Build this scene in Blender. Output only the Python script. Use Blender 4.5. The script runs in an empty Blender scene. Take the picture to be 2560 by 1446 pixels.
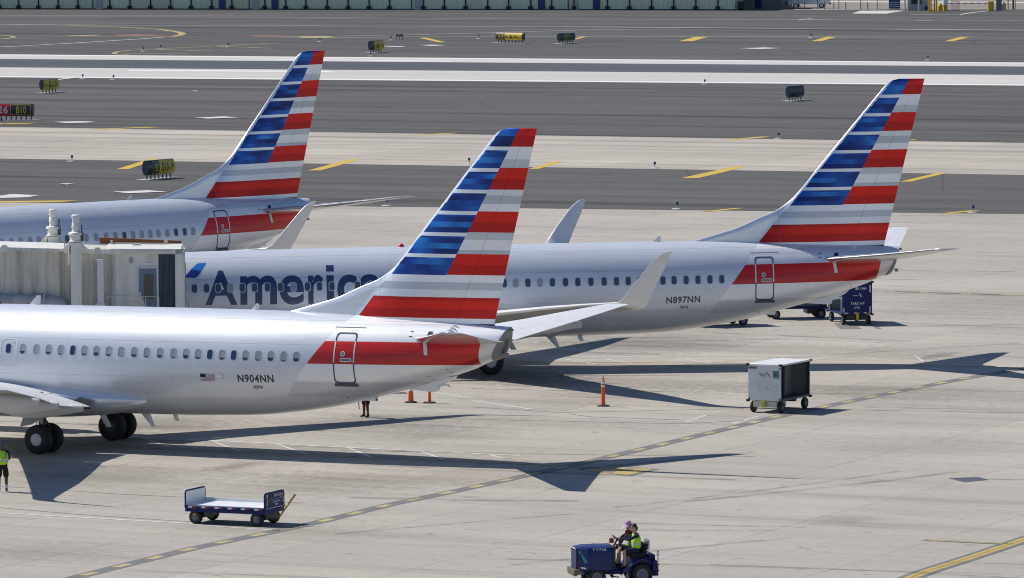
import bpy, bmesh, math, random
from mathutils import Vector, Matrix, noise as mnoise
random.seed(7)
R = math.radians
# ---------------------------------------------------------------- camera, sky, sun, exposure
scene = bpy.context.scene
col = scene.collection
CAM_H, PITCH, ROLL, FPX = 23.427, R(4.2688), R(-0.3128), 15340.8
cam_d = bpy.data.cameras.new("camera"); cam = bpy.data.objects.new("camera", cam_d); col.objects.link(cam)
cam_d.sensor_width = 36.0; cam_d.lens = 36.0 * FPX / 2560.0
cam_d.clip_start = 1.0; cam_d.clip_end = 9000.0
cam.matrix_world = Matrix.Translation((0, 0, CAM_H)) @ Matrix.Rotation(R(90) - PITCH, 4, 'X') @ Matrix.Rotation(ROLL, 4, 'Z')
scene.camera = cam
TO_SUN = Vector((-0.797, 0.410, 1.0)).normalized()
SUN_EL = math.asin(TO_SUN.z); SUN_AZ = math.atan2(TO_SUN.x, TO_SUN.y)     # azimuth from +Y towards +X
world = bpy.data.worlds.new("World"); scene.world = world; world.use_nodes = True
wn = world.node_tree; wn.nodes.clear()
wo = wn.nodes.new("ShaderNodeOutputWorld"); bg = wn.nodes.new("ShaderNodeBackground"); sky = wn.nodes.new("ShaderNodeTexSky")
sky.sky_type = 'NISHITA'; sky.sun_disc = False; sky.sun_elevation = SUN_EL; sky.sun_rotation = SUN_AZ
sky.altitude = 340; sky.air_density = 1.0; sky.dust_density = 0.25; sky.ozone_density = 3.5
bg.inputs[1].default_value = 0.085
tint = wn.nodes.new("ShaderNodeMix"); tint.data_type = 'RGBA'; tint.blend_type = 'MULTIPLY'; tint.inputs[0].default_value = 1.0; tint.inputs[7].default_value = (0.93, 1.0, 1.15, 1)
wn.links.new(sky.outputs[0], tint.inputs[6]); wn.links.new(tint.outputs[2], bg.inputs[0]); wn.links.new(bg.outputs[0], wo.inputs[0])
sun_d = bpy.data.lights.new("sun", 'SUN'); sun_d.energy = 4.9; sun_d.angle = R(0.5); sun_d.color = (1.0, 0.955, 0.89)
sun = bpy.data.objects.new("sun", sun_d); col.objects.link(sun)
sun.rotation_euler = (-TO_SUN).to_track_quat('-Z', 'Y').to_euler(); sun.location = (-150, 300, 200)
scene.view_settings.view_transform = 'Standard'; scene.view_settings.look = 'None'
scene.view_settings.exposure = 0.0; scene.view_settings.gamma = 1.0
scene.cycles.pixel_filter_type = 'BLACKMAN_HARRIS'; scene.cycles.filter_width = 1.05
scene.render.resolution_x = 1024; scene.render.resolution_y = 578

# ---------------------------------------------------------------- helpers: survey
def G(px, py, z=0.0):
    """ground point (metres) surveyed from the 2560 px wide photograph"""
    u, w = px - 1280.0, py - 723.0
    u0 = u * math.cos(ROLL) + w * math.sin(ROLL); v0 = -u * math.sin(ROLL) + w * math.cos(ROLL)
    d = Vector((u0 / FPX, math.cos(PITCH) - math.sin(PITCH) * v0 / FPX, -math.sin(PITCH) - math.cos(PITCH) * v0 / FPX))
    t = (z - CAM_H) / d.z
    return Vector((d.x * t, d.y * t, z))

# ---------------------------------------------------------------- helpers: mesh builder
class MB:
    def __init__(s): s.v = []; s.f = []; s.m = []
    def add(s, vs, fs, mi=0):
        b = len(s.v); s.v += [tuple(v) for v in vs]
        for f in fs: s.f.append(tuple(b + i for i in f)); s.m.append(mi)
        return s
    def box(s, c, d, mi=0, rot=None, taper=1.0):
        x, y, z = d[0] / 2, d[1] / 2, d[2] / 2
        vs = [Vector((sx * x * (taper if sz > 0 else 1), sy * y * (taper if sz > 0 else 1), sz * z)) for sz in (-1, 1) for sx, sy in ((-1, -1), (1, -1), (1, 1), (-1, 1))]
        if rot is not None: vs = [rot @ v for v in vs]
        c = Vector(c); vs = [v + c for v in vs]
        return s.add(vs, [(3, 2, 1, 0), (4, 5, 6, 7), (0, 1, 5, 4), (1, 2, 6, 5), (2, 3, 7, 6), (3, 0, 4, 7)], mi)
    def ring_loft(s, rings, mi=0, cap0=True, cap1=True, closed=True):
        n = len(rings[0]); b = len(s.v)
        for r in rings: s.v += [tuple(p) for p in r]
        for i in range(len(rings) - 1):
            for j in range(n if closed else n - 1):
                k = (j + 1) % n
                s.f.append((b + i * n + j, b + i * n + k, b + (i + 1) * n + k, b + (i + 1) * n + j)); s.m.append(mi)
        if cap0: s.f.append(tuple(b + j for j in reversed(range(n)))); s.m.append(mi)
        if cap1: s.f.append(tuple(b + (len(rings) - 1) * n + j for j in range(n))); s.m.append(mi)
        return s
    def cyl(s, p0, p1, r0, r1=None, n=16, mi=0, caps=True):
        p0, p1 = Vector(p0), Vector(p1); r1 = r0 if r1 is None else r1
        q = (p1 - p0).to_track_quat('Z', 'Y')
        rings = [[p + q @ Vector((r * math.cos(2 * math.pi * i / n), r * math.sin(2 * math.pi * i / n), 0)) for i in range(n)] for p, r in ((p0, r0), (p1, r1))]
        return s.ring_loft(rings, mi, caps, caps)
    def tube(s, pts, r, n=8, mi=0, closed=False):
        pts = [Vector(p) for p in pts]; rings = []
        for i, p in enumerate(pts):
            a = pts[i - 1] if (i > 0 or closed) else p; c = pts[(i + 1) % len(pts)] if (i < len(pts) - 1 or closed) else p
            q = (c - a).to_track_quat('Z', 'Y')
            rr = r[i] if isinstance(r, (list, tuple)) else r
            rings.append([p + q @ Vector((rr * math.cos(2 * math.pi * k / n), rr * math.sin(2 * math.pi * k / n), 0)) for k in range(n)])
        if closed: rings.append(rings[0]); return s.ring_loft(rings, mi, False, False)
        return s.ring_loft(rings, mi)
    def lathe(s, prof, o=(0, 0, 0), axis=(0, 0, 1), n=24, mi=0, caps=True):
        q = Vector(axis).to_track_quat('Z', 'Y'); o = Vector(o)
        rings = [[o + q @ Vector((r * math.cos(2 * math.pi * k / n), r * math.sin(2 * math.pi * k / n), h)) for k in range(n)] for r, h in prof]
        return s.ring_loft(rings, mi, caps, caps)
    def prism(s, poly, fn0, fn1, mi=0):
        a = [fn0(*p) for p in poly]; b = [fn1(*p) for p in poly]
        return s.ring_loft([a, b], mi)
    def quad(s, a, b, c, d, mi=0): return s.add([a, b, c, d], [(0, 1, 2, 3)], mi)
    def poly(s, pts, mi=0): return s.add(pts, [tuple(range(len(pts)))], mi)
    def sphere(s, c, r, n=12, mi=0):
        rx, ry, rz = r if isinstance(r, (list, tuple)) else (r, r, r); c = Vector(c); k = max(6, n // 2)
        rings = [[c + Vector((rx * math.sin(t) * math.cos(2 * math.pi * j / n), ry * math.sin(t) * math.sin(2 * math.pi * j / n), -rz * math.cos(t))) for j in range(n)] for t in [math.pi * (i + .02) / (k + .04) for i in range(k + 1)]]
        return s.ring_loft(rings, mi)
    def build(s, name, mats, parent=None, smooth=35, bevel=0, fix=True):
        me = bpy.data.meshes.new(name); me.from_pydata(s.v, [], s.f)
        mats = mats if isinstance(mats, (list, tuple)) else [mats]
        for m in mats: me.materials.append(m)
        for i, p in enumerate(me.polygons): p.material_index = s.m[i]
        if fix:
            bm = bmesh.new(); bm.from_mesh(me); bmesh.ops.recalc_face_normals(bm, faces=bm.faces); bm.to_mesh(me); bm.free()
        if smooth:
            for p in me.polygons: p.use_smooth = True
            me.set_sharp_from_angle(angle=R(smooth))
        me.update()
        return obj(name, me, parent, bevel)
def obj(name, me, parent=None, bevel=0):
    o = bpy.data.objects.new(name, me); col.objects.link(o)
    if parent is not None: o.parent = parent
    if bevel:
        b = o.modifiers.new("bevel", 'BEVEL'); b.width = bevel; b.segments = 2; b.limit_method = 'ANGLE'; b.angle_limit = R(40)
    return o
def thing(name, label, cat, loc=(0, 0, 0), rz=0.0, group=None):
    o = bpy.data.objects.new(name, None); col.objects.link(o); o.location = loc; o.rotation_euler = (0, 0, rz)
    o.empty_display_size = 0.5
    return tag(o, label, cat, group)
def tag(o, label, cat, group=None):
    o["label"] = label; o["category"] = cat
    if group: o["group"] = group
    return o
def struct(o, kind="structure"):
    o["kind"] = kind; return o
def dup(root, loc, rz, label, group=None):
    r = root.copy(); col.objects.link(r); r.location = loc; r.rotation_euler = (0, 0, rz); r["label"] = label
    if group: r["group"] = group
    for c in list(root.children):
        cc = c.copy(); col.objects.link(cc); cc.parent = r
        for g in list(c.children):
            gg = g.copy(); col.objects.link(gg); gg.parent = cc
    return r

# ---------------------------------------------------------------- helpers: materials
class NT:
    def __init__(s, name):
        s.mat = bpy.data.materials.new(name); s.mat.use_nodes = True; s.t = s.mat.node_tree
        s.b = s.t.nodes["Principled BSDF"]
    def n(s, typ, **k):
        x = s.t.nodes.new(typ)
        for a, v in k.items(): setattr(x, a, v)
        return x
    def put(s, sock, v):
        if isinstance(v, bpy.types.NodeSocket): s.t.links.new(v, sock)
        elif v is not None:
            if isinstance(v, (tuple, list)) and len(v) == 3 and sock.type == 'RGBA': v = (*v, 1)
            sock.default_value = v
    def m(s, op, a, b=None, c=None):
        x = s.n("ShaderNodeMath", operation=op)
        for i, v in enumerate((a, b, c)):
            if v is not None: s.put(x.inputs[i], v)
        return x.outputs[0]
    def mix(s, f, a, b, bt='MIX'):
        x = s.n("ShaderNodeMix", data_type='RGBA', blend_type=bt); s.put(x.inputs[0], f); s.put(x.inputs[6], a); s.put(x.inputs[7], b)
        return x.outputs[2]
    def pos(s):
        x = s.n("ShaderNodeTexCoord"); y = s.n("ShaderNodeSeparateXYZ"); s.t.links.new(x.outputs["Object"], y.inputs[0])
        return x.outputs["Object"], y.outputs[0], y.outputs[1], y.outputs[2]
    def xyz(s, x, y, z):
        c = s.n("ShaderNodeCombineXYZ"); s.put(c.inputs[0], x); s.put(c.inputs[1], y); s.put(c.inputs[2], z); return c.outputs[0]
    def noise(s, vec, scale, detail=3, rough=.55):
        x = s.n("ShaderNodeTexNoise"); s.put(x.inputs["Vector"], vec); x.inputs["Scale"].default_value = scale
        x.inputs["Detail"].default_value = detail; x.inputs["Roughness"].default_value = rough; return x.outputs["Fac"]
    def white(s, vec):
        x = s.n("ShaderNodeTexWhiteNoise", noise_dimensions='3D'); s.put(x.inputs["Vector"], vec); return x.outputs["Value"]
    def ramp(s, f, stops, interp='LINEAR'):
        x = s.n("ShaderNodeValToRGB"); s.put(x.inputs[0], f); cr = x.color_ramp; cr.interpolation = interp
        while len(cr.elements) < len(stops): cr.elements.new(1.0)
        for e, (p, c) in zip(cr.elements, stops):
            e.position = p; e.color = (*c, 1) if isinstance(c, (tuple, list)) else (c, c, c, 1)
        return x.outputs[0]
    def set(s, color=None, rough=None, metal=None, coat=None, coat_rough=None, spec=None, bump=None, bump_d=.02, bump_s=.3):
        for k, v in (("Base Color", color), ("Roughness", rough), ("Metallic", metal), ("Coat Weight", coat), ("Coat Roughness", coat_rough), ("Specular IOR Level", spec)):
            if v is not None: s.put(s.b.inputs[k], v)
        if bump is not None:
            x = s.n("ShaderNodeBump"); x.inputs["Strength"].default_value = bump_s; x.inputs["Distance"].default_value = bump_d
            s.t.links.new(bump, x.inputs["Height"]); s.t.links.new(x.outputs[0], s.b.inputs["Normal"])
        return s.mat
def mat(name, c, rough=.5, metal=0.0, var=.12, scale=3.0, coat=0.0, spec=None):
    """plain painted / moulded surface with a little dirt and tone variation"""
    t = NT(name); o, x, y, z = t.pos()
    a = t.noise(o, scale, 4, .6); b = t.noise(o, scale * 9, 2, .6)
    f = t.m('MULTIPLY_ADD', a, 2 * var, 1 - var); f = t.m('MULTIPLY', f, t.m('MULTIPLY_ADD', b, var, 1 - var / 2))
    rg = t.m('MULTIPLY_ADD', a, .25, rough - .125)
    return t.set(t.mix(1.0, c, f, 'MULTIPLY'), t.m('MAXIMUM', rg, .03), metal, coat, spec=spec)
M = {}
def mk(k, *a, **b): M[k] = mat(k, *a, **b)
mk('white_paint', (.75, .75, .74), .4); mk('cream_paint', (.50, .475, .42), .55, var=.1, scale=.8); mk('grey_paint', (.34, .35, .36), .45)
mk('dark_grey', (.06, .062, .066), .5); mk('black_rubber', (.018, .018, .018), .75, var=.3); mk('black_paint', (.015, .016, .02), .5)
mk('navy_paint', (.012, .018, .105), .5, var=.22, spec=.25); mk('tug_blue', (.011, .021, .115), .42, var=.25, coat=.15, spec=.3)
mk('hub_grey', (.17, .185, .21), .45); mk('steel', (.42, .42, .42), .4, .8); mk('alu', (.55, .55, .56), .3, .9, var=.06)
mk('yellow_paint', (.62, .40, .025), .5); mk('red_paint', (.42, .02, .018), .45); mk('orange_plastic', (.78, .10, .015), .45)
mk('lime_cloth', (.42, .80, .015), .8, var=.1); mk('silver_tape', (.5, .52, .5), .4); mk('navy_cloth', (.014, .014, .035), .9); mk('black_cloth', (.012, .012, .014), .9)
mk('skin_light', (.50, .30, .20), .55); mk('skin_dark', (.10, .055, .035), .55); mk('hair_brown', (.035, .02, .013), .7)
mk('pink_cloth', (.46, .29, .42), .85); mk('red_cloth', (.35, .02, .03), .85); mk('white_cloth', (.75, .75, .75), .85); mk('blue_grey_cloth', (.11, .13, .17), .9)
mk('rust', (.20, .07, .025), .8, var=.35); mk('concrete_pad', (.46, .45, .42), .8); mk('glass_dark', (.02, .024, .03), .1, var=.05)
mk('plastic_blue', (.02, .05, .16), .5); mk('tan_plastic', (.55, .42, .30), .6); mk('teal', (.01, .25, .28), .4); mk('gear_grey', (.5, .51, .52), .4, .0)
mk('red_glow', (.55, .02, .03), .3); mk('olive', (.11, .105, .07), .6); mk('wood_dark', (.10, .085, .06), .8)
# ---------------------------------------------------------------- the ground
CA, SA = 0.899, 0.438
def ground_mat(name, base, joints=None, streak=.14, dirt=.10, streak_dir=(0.93, -0.36), rough=.85, cracks=0.0, sx=.035, sy=.55, blotch=.05, stains=()):
    t = NT(name); o, x, y, z = t.pos()
    dx, dy = streak_dir
    along = t.m('ADD', t.m('MULTIPLY', x, dx), t.m('MULTIPLY', y, dy)); across = t.m('SUBTRACT', t.m('MULTIPLY', y, dx), t.m('MULTIPLY', x, dy))
    v = t.xyz(t.m('MULTIPLY', along, sx), t.m('MULTIPLY', across, sy), 0.0)
    st = t.noise(v, 1.0, 5, .65)
    v2 = t.xyz(t.m('MULTIPLY', along, sx * 3), t.m('MULTIPLY', across, sy * 1.8), 7.0)
    st2 = t.noise(v2, 1.0, 4, .6)
    big = t.noise(o, blotch, 4, .6); fine = t.noise(o, 2.6, 4, .7); grit = t.noise(o, 14.0, 2, .7)
    f = t.m('MULTIPLY_ADD', big, .46, .77)
    f = t.m('MULTIPLY', f, t.m('MULTIPLY_ADD', fine, .34, .83)); f = t.m('MULTIPLY', f, t.m('MULTIPLY_ADD', grit, .2, .9))
    f = t.m('MULTIPLY', f, t.ramp(st, [(.3, 1 - 2.1 * streak), (.47, 1 - .4 * streak), (.6, 1.0), (.8, 1 + .4 * streak)]))
    f = t.m('MULTIPLY', f, t.ramp(st2, [(.28, 1 - 1.6 * streak), (.40, 1.0), (.75, 1 + .3 * streak)]))
    # scattered short dark scuffs (rubber, oil) lying along the traffic direction
    sc = t.noise(t.xyz(t.m('MULTIPLY', along, .9), t.m('MULTIPLY', across, 1.3), 3.0), 1.0, 5, .72)
    f = t.m('MULTIPLY', f, t.ramp(sc, [(.31, 1 - 3.2 * dirt), (.385, 1.0)]))
    c = t.mix(1.0, base, f, 'MULTIPLY')
    warm = t.noise(o, .11, 3, .5); c = t.mix(t.m('MULTIPLY', warm, .5), c, t.mix(1.0, c, (1.05, 1.0, .93), 'MULTIPLY'))
    for (sx_, sy_, rx, ry, amt) in stains:
        g0 = G(sx_, sy_); da = t.m('DIVIDE', t.m('SUBTRACT', along, g0.x * dx + g0.y * dy), rx); dc = t.m('DIVIDE', t.m('SUBTRACT', across, g0.y * dx - g0.x * dy), ry)
        r2 = t.m('SQRT', t.m('ADD', t.m('MULTIPLY', da, da), t.m('MULTIPLY', dc, dc)))
        r2 = t.m('ADD', r2, t.m('MULTIPLY_ADD', fine, 1.6, -.8)); r2 = t.m('ADD', r2, t.m('MULTIPLY_ADD', st2, 1.2, -.6))
        c = t.mix(t.m('MULTIPLY', t.ramp(r2, [(.25, 1.0), (1.0, 0.0)]), amt), c, t.mix(1.0, c, (.60, .59, .58), 'MULTIPLY'))
    if joints:
        ja, jb, pa, pb, w, dark = joints
        a = t.m('SUBTRACT', t.m('MULTIPLY', x, CA), t.m('MULTIPLY', y, SA)); b = t.m('ADD', t.m('MULTIPLY', x, SA), t.m('MULTIPLY', y, CA))
        ua = t.m('DIVIDE', t.m('SUBTRACT', a, pa), ja); ub = t.m('DIVIDE', t.m('SUBTRACT', b, pb), jb)
        slab = t.white(t.xyz(t.m('FLOOR', ua), t.m('FLOOR', ub), 1.0))
        c = t.mix(1.0, c, t.m('MULTIPLY', t.m('MULTIPLY_ADD', slab, .13, .935), t.m('SUBTRACT', 1.0, t.m('MULTIPLY', t.m('GREATER_THAN', slab, .93), .10))), 'MULTIPLY')
        jn = t.noise(o, .6, 3, .6)
        for u, j in ((ua, ja), (ub, jb)):
            d = t.m('MULTIPLY', t.m('ABSOLUTE', t.m('SUBTRACT', t.m('FRACT', u), .5)), j)      # j/2 at the joint
            k = t.m('GREATER_THAN', d, j / 2 - w)
            k = t.m('MULTIPLY', k, t.m('MULTIPLY_ADD', jn, dark * 1.3, dark * .3))
            c = t.mix(k, c, t.mix(1.0, c, (.42, .42, .44), 'MULTIPLY'))
    if cracks:
        vo = t.n("ShaderNodeTexVoronoi", feature='DISTANCE_TO_EDGE'); t.put(vo.inputs["Vector"], t.mix(.35, o, t.n("ShaderNodeTexNoise").outputs["Color"])); vo.inputs["Scale"].default_value = .085
        k = t.m('MULTIPLY', t.m('LESS_THAN', vo.outputs["Distance"], .004), cracks)
        c = t.mix(k, c, t.mix(1.0, c, (.55, .55, .55), 'MULTIPLY'))
    return t.set(c, rough, spec=.25)
CONC = (.405, .373, .322); CONC_FAR = (.435, .393, .335); ASPH = (.102, .0985, .091)
GM = {'apron': ground_mat('apron_concrete', CONC, (6.15, 6.15, -91.08 - 6.15 / 2, 0.4, .022, .6), .10, .13, (0.905, -0.425), sx=.03, sy=.42, stains=[(1700, 962, 14, 4, .55), (2300, 985, 12, 5, .5), (760, 1135, 12, 3, .55), (1250, 1050, 12, 3, .5), (1900, 870, 14, 5, .5), (580, 1168, .9, 2.2, 1.0), (900, 1060, 5, 4, .7), (420, 1060, 4, 5, .8), (1000, 1200, 6, 5, .4), (1750, 800, 5, 8, .5), (2450, 760, 6, 10, .4), (1250, 700, 9, 14, .35), (2300, 1120, 5, 6, .35), (120, 1380, 4, 4, .5), (2120, 1300, 1.7, 2.0, .55), (2340, 891, .7, 2.6, .9), (1380, 950, 3.5, 5, .6), (280, 1190, 4, 5, .6), (760, 1212, 4.5, 5, .55), (1600, 855, 6, 9, .6), (1560, 990, 5, 6, .45), (200, 1105, 4, 7, .75), (1130, 1085, 3.5, 4, .5), (1250, 935, 4, 6, .7), (700, 1330, 5, 4, .3)]),
      'taxi': ground_mat('taxiway_concrete', CONC_FAR, (7.6, 7.6, 0, 0, .05, .5), .22, .04, (0.925, -0.38), sx=.006, sy=.30),
      'asph': ground_mat('asphalt', ASPH, None, .36, .10, (0.925, -0.38), cracks=.5, sx=.010, sy=.22, blotch=.012),
      'rwy': ground_mat('runway_edge', (.52, .50, .465), None, .06, .0, (0.948, -0.318), sx=.004, sy=.12, blotch=.01),
      'rubber': ground_mat('runway_rubber', (.080, .088, .100), None, .14, .0, (0.948, -0.318), sx=.004, sy=.12, blotch=.008),
      'dust': ground_mat('dusty_ground', (.27, .235, .20), None, .12, .05, (0.95, -0.3), blotch=.02)}
def paint_mat(name, c, wear=.35, sc=1.2):
    t = NT(name); o, x, y, z = t.pos()
    a = t.noise(o, sc, 4, .7); b = t.noise(o, sc * 7, 3, .7)
    k = t.ramp(t.m('ADD', t.m('MULTIPLY', a, .6), t.m('MULTIPLY', b, .4)), [(.40, 1 - wear), (.58, 1.0)])
    return t.set(t.mix(k, tuple(v * .45 + .04 for v in c), c), .8, spec=.2)
GM['yellow'] = paint_mat('yellow_marking', (.62, .42, .07), .5); GM['pale_yellow'] = paint_mat('pale_yellow_marking', (.52, .42, .21), .75)
GM['white'] = paint_mat('white_marking', (.66, .65, .62), .55); GM['bright_white'] = paint_mat('white_edge_marking', (.72, .71, .68), .2)
GM['black'] = paint_mat('black_marking', (.185, .183, .18), .4); GM['red'] = paint_mat('red_marking', (.34, .16, .14), .8, .3); GM['lead'] = paint_mat('faded_lead_yellow', (.52, .38, .13), .5)
def soft_mat(name, c, amount, sc, thr=.45, sx=1.0):
    t = NT(name); o, x, y, z = t.pos(); v = t.xyz(t.m('MULTIPLY', x, sx), y, z); a = t.noise(v, sc, 5, .65); b = t.noise(v, sc * 4, 3, .6)
    al = t.m('MULTIPLY', t.ramp(t.m('ADD', t.m('MULTIPLY', a, .7), t.m('MULTIPLY', b, .3)), [(thr - .06, 0.0), (thr + .14, 1.0)]), amount)
    t.set(c, .85, spec=.1); t.put(t.b.inputs["Alpha"], al); return t.mat
GM['oil'] = soft_mat('oil_stain', (.10, .095, .085), .62, .55); GM['tyre'] = soft_mat('tyre_rubber', (.07, .07, .07), .30, .8, .44, .4); GM['tar'] = paint_mat('tar_seal', (.22, .205, .185), .5)
def sheet(name, pts, m, z, kind="structure"):
    o = MB().poly([(p[0], p[1], z) for p in pts]).build(name, m, smooth=0); 
    if o.data.polygons[0].normal.z < 0: o.data.flip_normals()
    return struct(o, kind)
S0 = 6000
sheet('ground', [(-S0, -400), (S0, -400), (S0, S0), (-S0, S0)], GM['apron'], 0.0)
def ext(l, r, k=3.0):
    """boundary line surveyed at the left and right picture edges, carried on both ways"""
    a, b = G(0, l), G(2560, r); d = (b - a); return (a - d * k, b + d * k)
def strip(name, top, bot, m, z):
    (a, b), (c, d) = ext(*top), ext(*bot); sheet(name, [c, d, b, a], m, z)
far_l, far_r = ext(22, 24)
(la, lb) = ext(506, 536)
sheet('infield_asphalt', [la, lb, far_r, far_l], GM['asph'], 0.004)
strip('taxiway', (318, 358), (397, 438), GM['taxi'], 0.008)
strip('runway', (136.5, 157), (192.5, 213.5), GM['rwy'], 0.008)
strip('runway_rubber_band', (148, 167), (169, 188), GM['rubber'], 0.012)
strip('runway_edge_line', (190.8, 211.6), (193.8, 214.6), GM['bright_white'], 0.012)
strip('runway_edge_line', (136.5, 157), (139.0, 159.5), GM['bright_white'], 0.012)
sheet('runway_side_stripe', [G(325, 178), G(850, 181.5), G(815, 178), G(320, 175)], GM['bright_white'], 0.013)
sheet('runway_side_stripe', [G(610, 148.6), G(1130, 155), G(1130, 153), G(640, 147.6)], GM['bright_white'], 0.013)
sheet('dusty_ground', [far_l, far_r, (S0, S0 - 10), (-S0, S0 - 10)], GM['dust'], 0.004)
def marks(name, polys, m, z=0.016):
    b = MB()
    for p in polys:
        q = [G(*c) for c in p]; q = [(v.x, v.y, z) for v in q]
        a = sum(q[i][0] * q[(i + 1) % len(q)][1] - q[(i + 1) % len(q)][0] * q[i][1] for i in range(len(q)))
        b.poly(q if a > 0 else q[::-1])
    return struct(b.build(name, m, smooth=0, fix=False))
def stripe_pts(pts, w, off=0.0):
    L, Rr = [], []
    for i, p in enumerate(pts):
        a = pts[max(0, i - 1)]; c = pts[min(len(pts) - 1, i + 1)]; d = (c - a); d.z = 0; d.normalize(); nn = Vector((-d.y, d.x, 0))
        L.append(p + nn * (off + w / 2)); Rr.append(p + nn * (off - w / 2))
    return L, Rr
def lines(name, polylines, w, m, z=0.016, off=0.0, world_pts=False):
    b = MB()
    for pl in polylines:
        pts = [Vector((*p[:2], 0)) if world_pts else G(*p) for p in pl]
        L, Rr = stripe_pts(pts, w, off)
        for i in range(len(pts) - 1):
            b.quad((Rr[i].x, Rr[i].y, z), (Rr[i + 1].x, Rr[i + 1].y, z), (L[i + 1].x, L[i + 1].y, z), (L[i].x, L[i].y, z))
    return struct(b.build(name, m, smooth=0, fix=False))
marks('taxiway_shoulder_marking', [
    [(291, 424), (320, 424), (399, 398), (374, 398)], [(769, 427), (802, 427), (903, 399), (874, 399)], [(1322, 423), (1348, 423), (1407, 404), (1386, 404)],
    [(1703, 446), (1746, 446), (1869, 417), (1836, 417)], [(2250, 455), (2277, 455), (2369, 433), (2343, 433)],
    [(1755, 529.5), (1775, 530), (1860, 521), (1838, 521)], [(2345, 535), (2375, 535), (2452, 527), (2425, 527)], [(0, 503.5), (0, 506.5), (150, 506), (195, 502)]], GM['yellow'])
marks('taxiway_shoulder_marking', [
    [(1015, 338.6), (1030, 339.2), (1152, 333.6), (1130, 333)], [(1808, 350.5), (1830, 351), (1927, 343), (1905, 342)], [(2277, 349.6), (2277, 351), (2293, 349.5), (2285, 348.6)],
    [(234, 323.2), (250, 324), (402, 319), (380, 318)], [(0, 309.5), (0, 312), (70, 310), (98, 308)],
    [(1047, 95), (1066, 95), (1114, 106), (1096, 106.5)], [(1697, 104), (1732, 103.6), (1770, 93), (1738, 92.6)], [(2027, 104), (2053, 103.6), (2093, 92.6), (2070, 92.2)],
    [(2360, 104), (2383, 103.6), (2426, 93), (2402, 92.6)], [(1432, 99), (1444, 98.6), (1468, 92), (1455, 91.6)]], GM['yellow'])
q = lambda L: [(x / 3.657, 40 + y / 3.657) for x, y in L]
lines('taxiway_curve_line', [q([(0, 80), (600, 88), (1100, 106), (1450, 125), (1600, 146), (1655, 160), (1640, 176), (1560, 190), (1400, 195), (900, 193), (540, 194), (150, 198)]),
    q([(0, 178), (90, 184), (140, 196)]), q([(0, 214), (70, 208), (140, 198)]),
    q([(1060, 350), (1035, 343), (1080, 328), (1200, 315), (1500, 300), (1960, 278), (2560, 248)]), q([(1400, 306), (1940, 324)]), q([(1960, 278), (2490, 298)]), q([(1060, 350), (1180, 356)]), q([(1110, 345), (1730, 349)])], .5, GM['pale_yellow'])
lines('taxiway_inner_line', [q([(600, 84), (1100, 102), (1480, 123), (1630, 145), (1690, 160), (1670, 178), (1590, 193)])], .3, GM['lead'], .020)
lines('service_road_line', [q([(0, 80), (900, 86), (2560, 91)]) + [(1500, 69), (2560, 76)], q([(0, 287), (560, 258), (1300, 212), (1500, 197)]) ], .55, GM['white'], .024)
lines('service_road_line', [[(0, 43.5), (400, 43.5), (700, 44), (1280, 48), (1900, 50), (2560, 52)], [(0, 39.5), (700, 41)], [(1280, 66), (2560, 77)], [(700, 93), (1000, 89), (1500, 75), (1700, 73)],
    [(700, 94), (1010, 96)], [(1000, 91.5), (1280, 92.3), (1960, 93), (2560, 94)]], .4, GM['white'], .028)
marks('runway_holding_sign_marking', [[(270, 88), (300, 91), (380, 91), (440, 89), (350, 87.2)], [(600, 90.5), (640, 93), (720, 93.5), (730, 91.5), (660, 89.5)]], GM['red'], .032)
marks('holding_position_marking', [[(155, 91), (180, 92), (255, 89.5), (240, 88.2)], [(740, 92), (760, 96), (850, 95), (820, 92)]], GM['pale_yellow'], .036)
marks('white_painted_box', [[(485, 296), (520, 298), (597, 295), (560, 292.5)], [(282, 481), (320, 485), (418, 481), (370, 477.5)], [(0, 491), (0, 497), (70, 495), (97, 490), (30, 487)], [(135, 306), (165, 309.5), (243, 307), (215, 304.5)],
    [(1850, 122), (1900, 124), (1955, 121.5), (1910, 120)], [(955, 117), (1000, 119.5), (1015, 117.5), (960, 116)], [(478, 229), (492, 230), (496, 228.5), (484, 228)], [(102, 206), (130, 203), (205, 194), (160, 197)],
    [(1046, 114), (1080, 116), (1116, 114.5), (1080, 113)], [(148, 461), (165, 463), (185, 461.5), (170, 460)]], GM['white'], .040)
lines('gate_road_line', [[(1990, 50.5), (2030, 47), ], [(2022, 49.3), (2076, 48.6)], [(2276, 36.8), (2400, 37.8), (2412, 35), (2440, 31), (2470, 28)], [(2288, 52), (2335, 53)]], .45, GM['white'])
sheet('gate_concrete_pad', [G(2130, 34.5), G(2215, 34.8), G(2262, 27), G(2150, 27.5)], GM['rwy'], .012)
# apron paint
dash = [(120, 1461), (225, 1435), (480, 1372), (640, 1339), (800, 1305), (975, 1262), (1140, 1228), (1300, 1193), (1480, 1153), (1640, 1115), (1790, 1079), (1930, 1045), (2100, 1009), (2250, 978), (2400, 949), (2560, 921), (2760, 888)]
DP = [G(*p) for p in dash]
lines('vehicle_lane_black_line', [[(p.x, p.y) for p in DP]], .62, GM['black'], .006, 0, True)
def resample(pts, step):
    out = [pts[0].copy()]; acc = 0.0
    for a, b in zip(pts, pts[1:]):
        L = (b - a).length; t = step - acc
        while t <= L: out.append(a + (b - a) * (t / L)); t += step
        acc = (acc + L) % step
    return out
rs = resample(DP, .47)
lines('vehicle_lane_yellow_dash', [[(rs[i].x, rs[i].y), (rs[i + 1].x, rs[i + 1].y), (rs[i + 2].x, rs[i + 2].y)] for i in range(0, len(rs) - 3, 5)], .34, GM['pale_yellow'], .010, 0, True)
edge = [(2180, 1482), (2318, 1429), (2440, 1390), (2620, 1330), (2900, 1240)]
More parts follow.
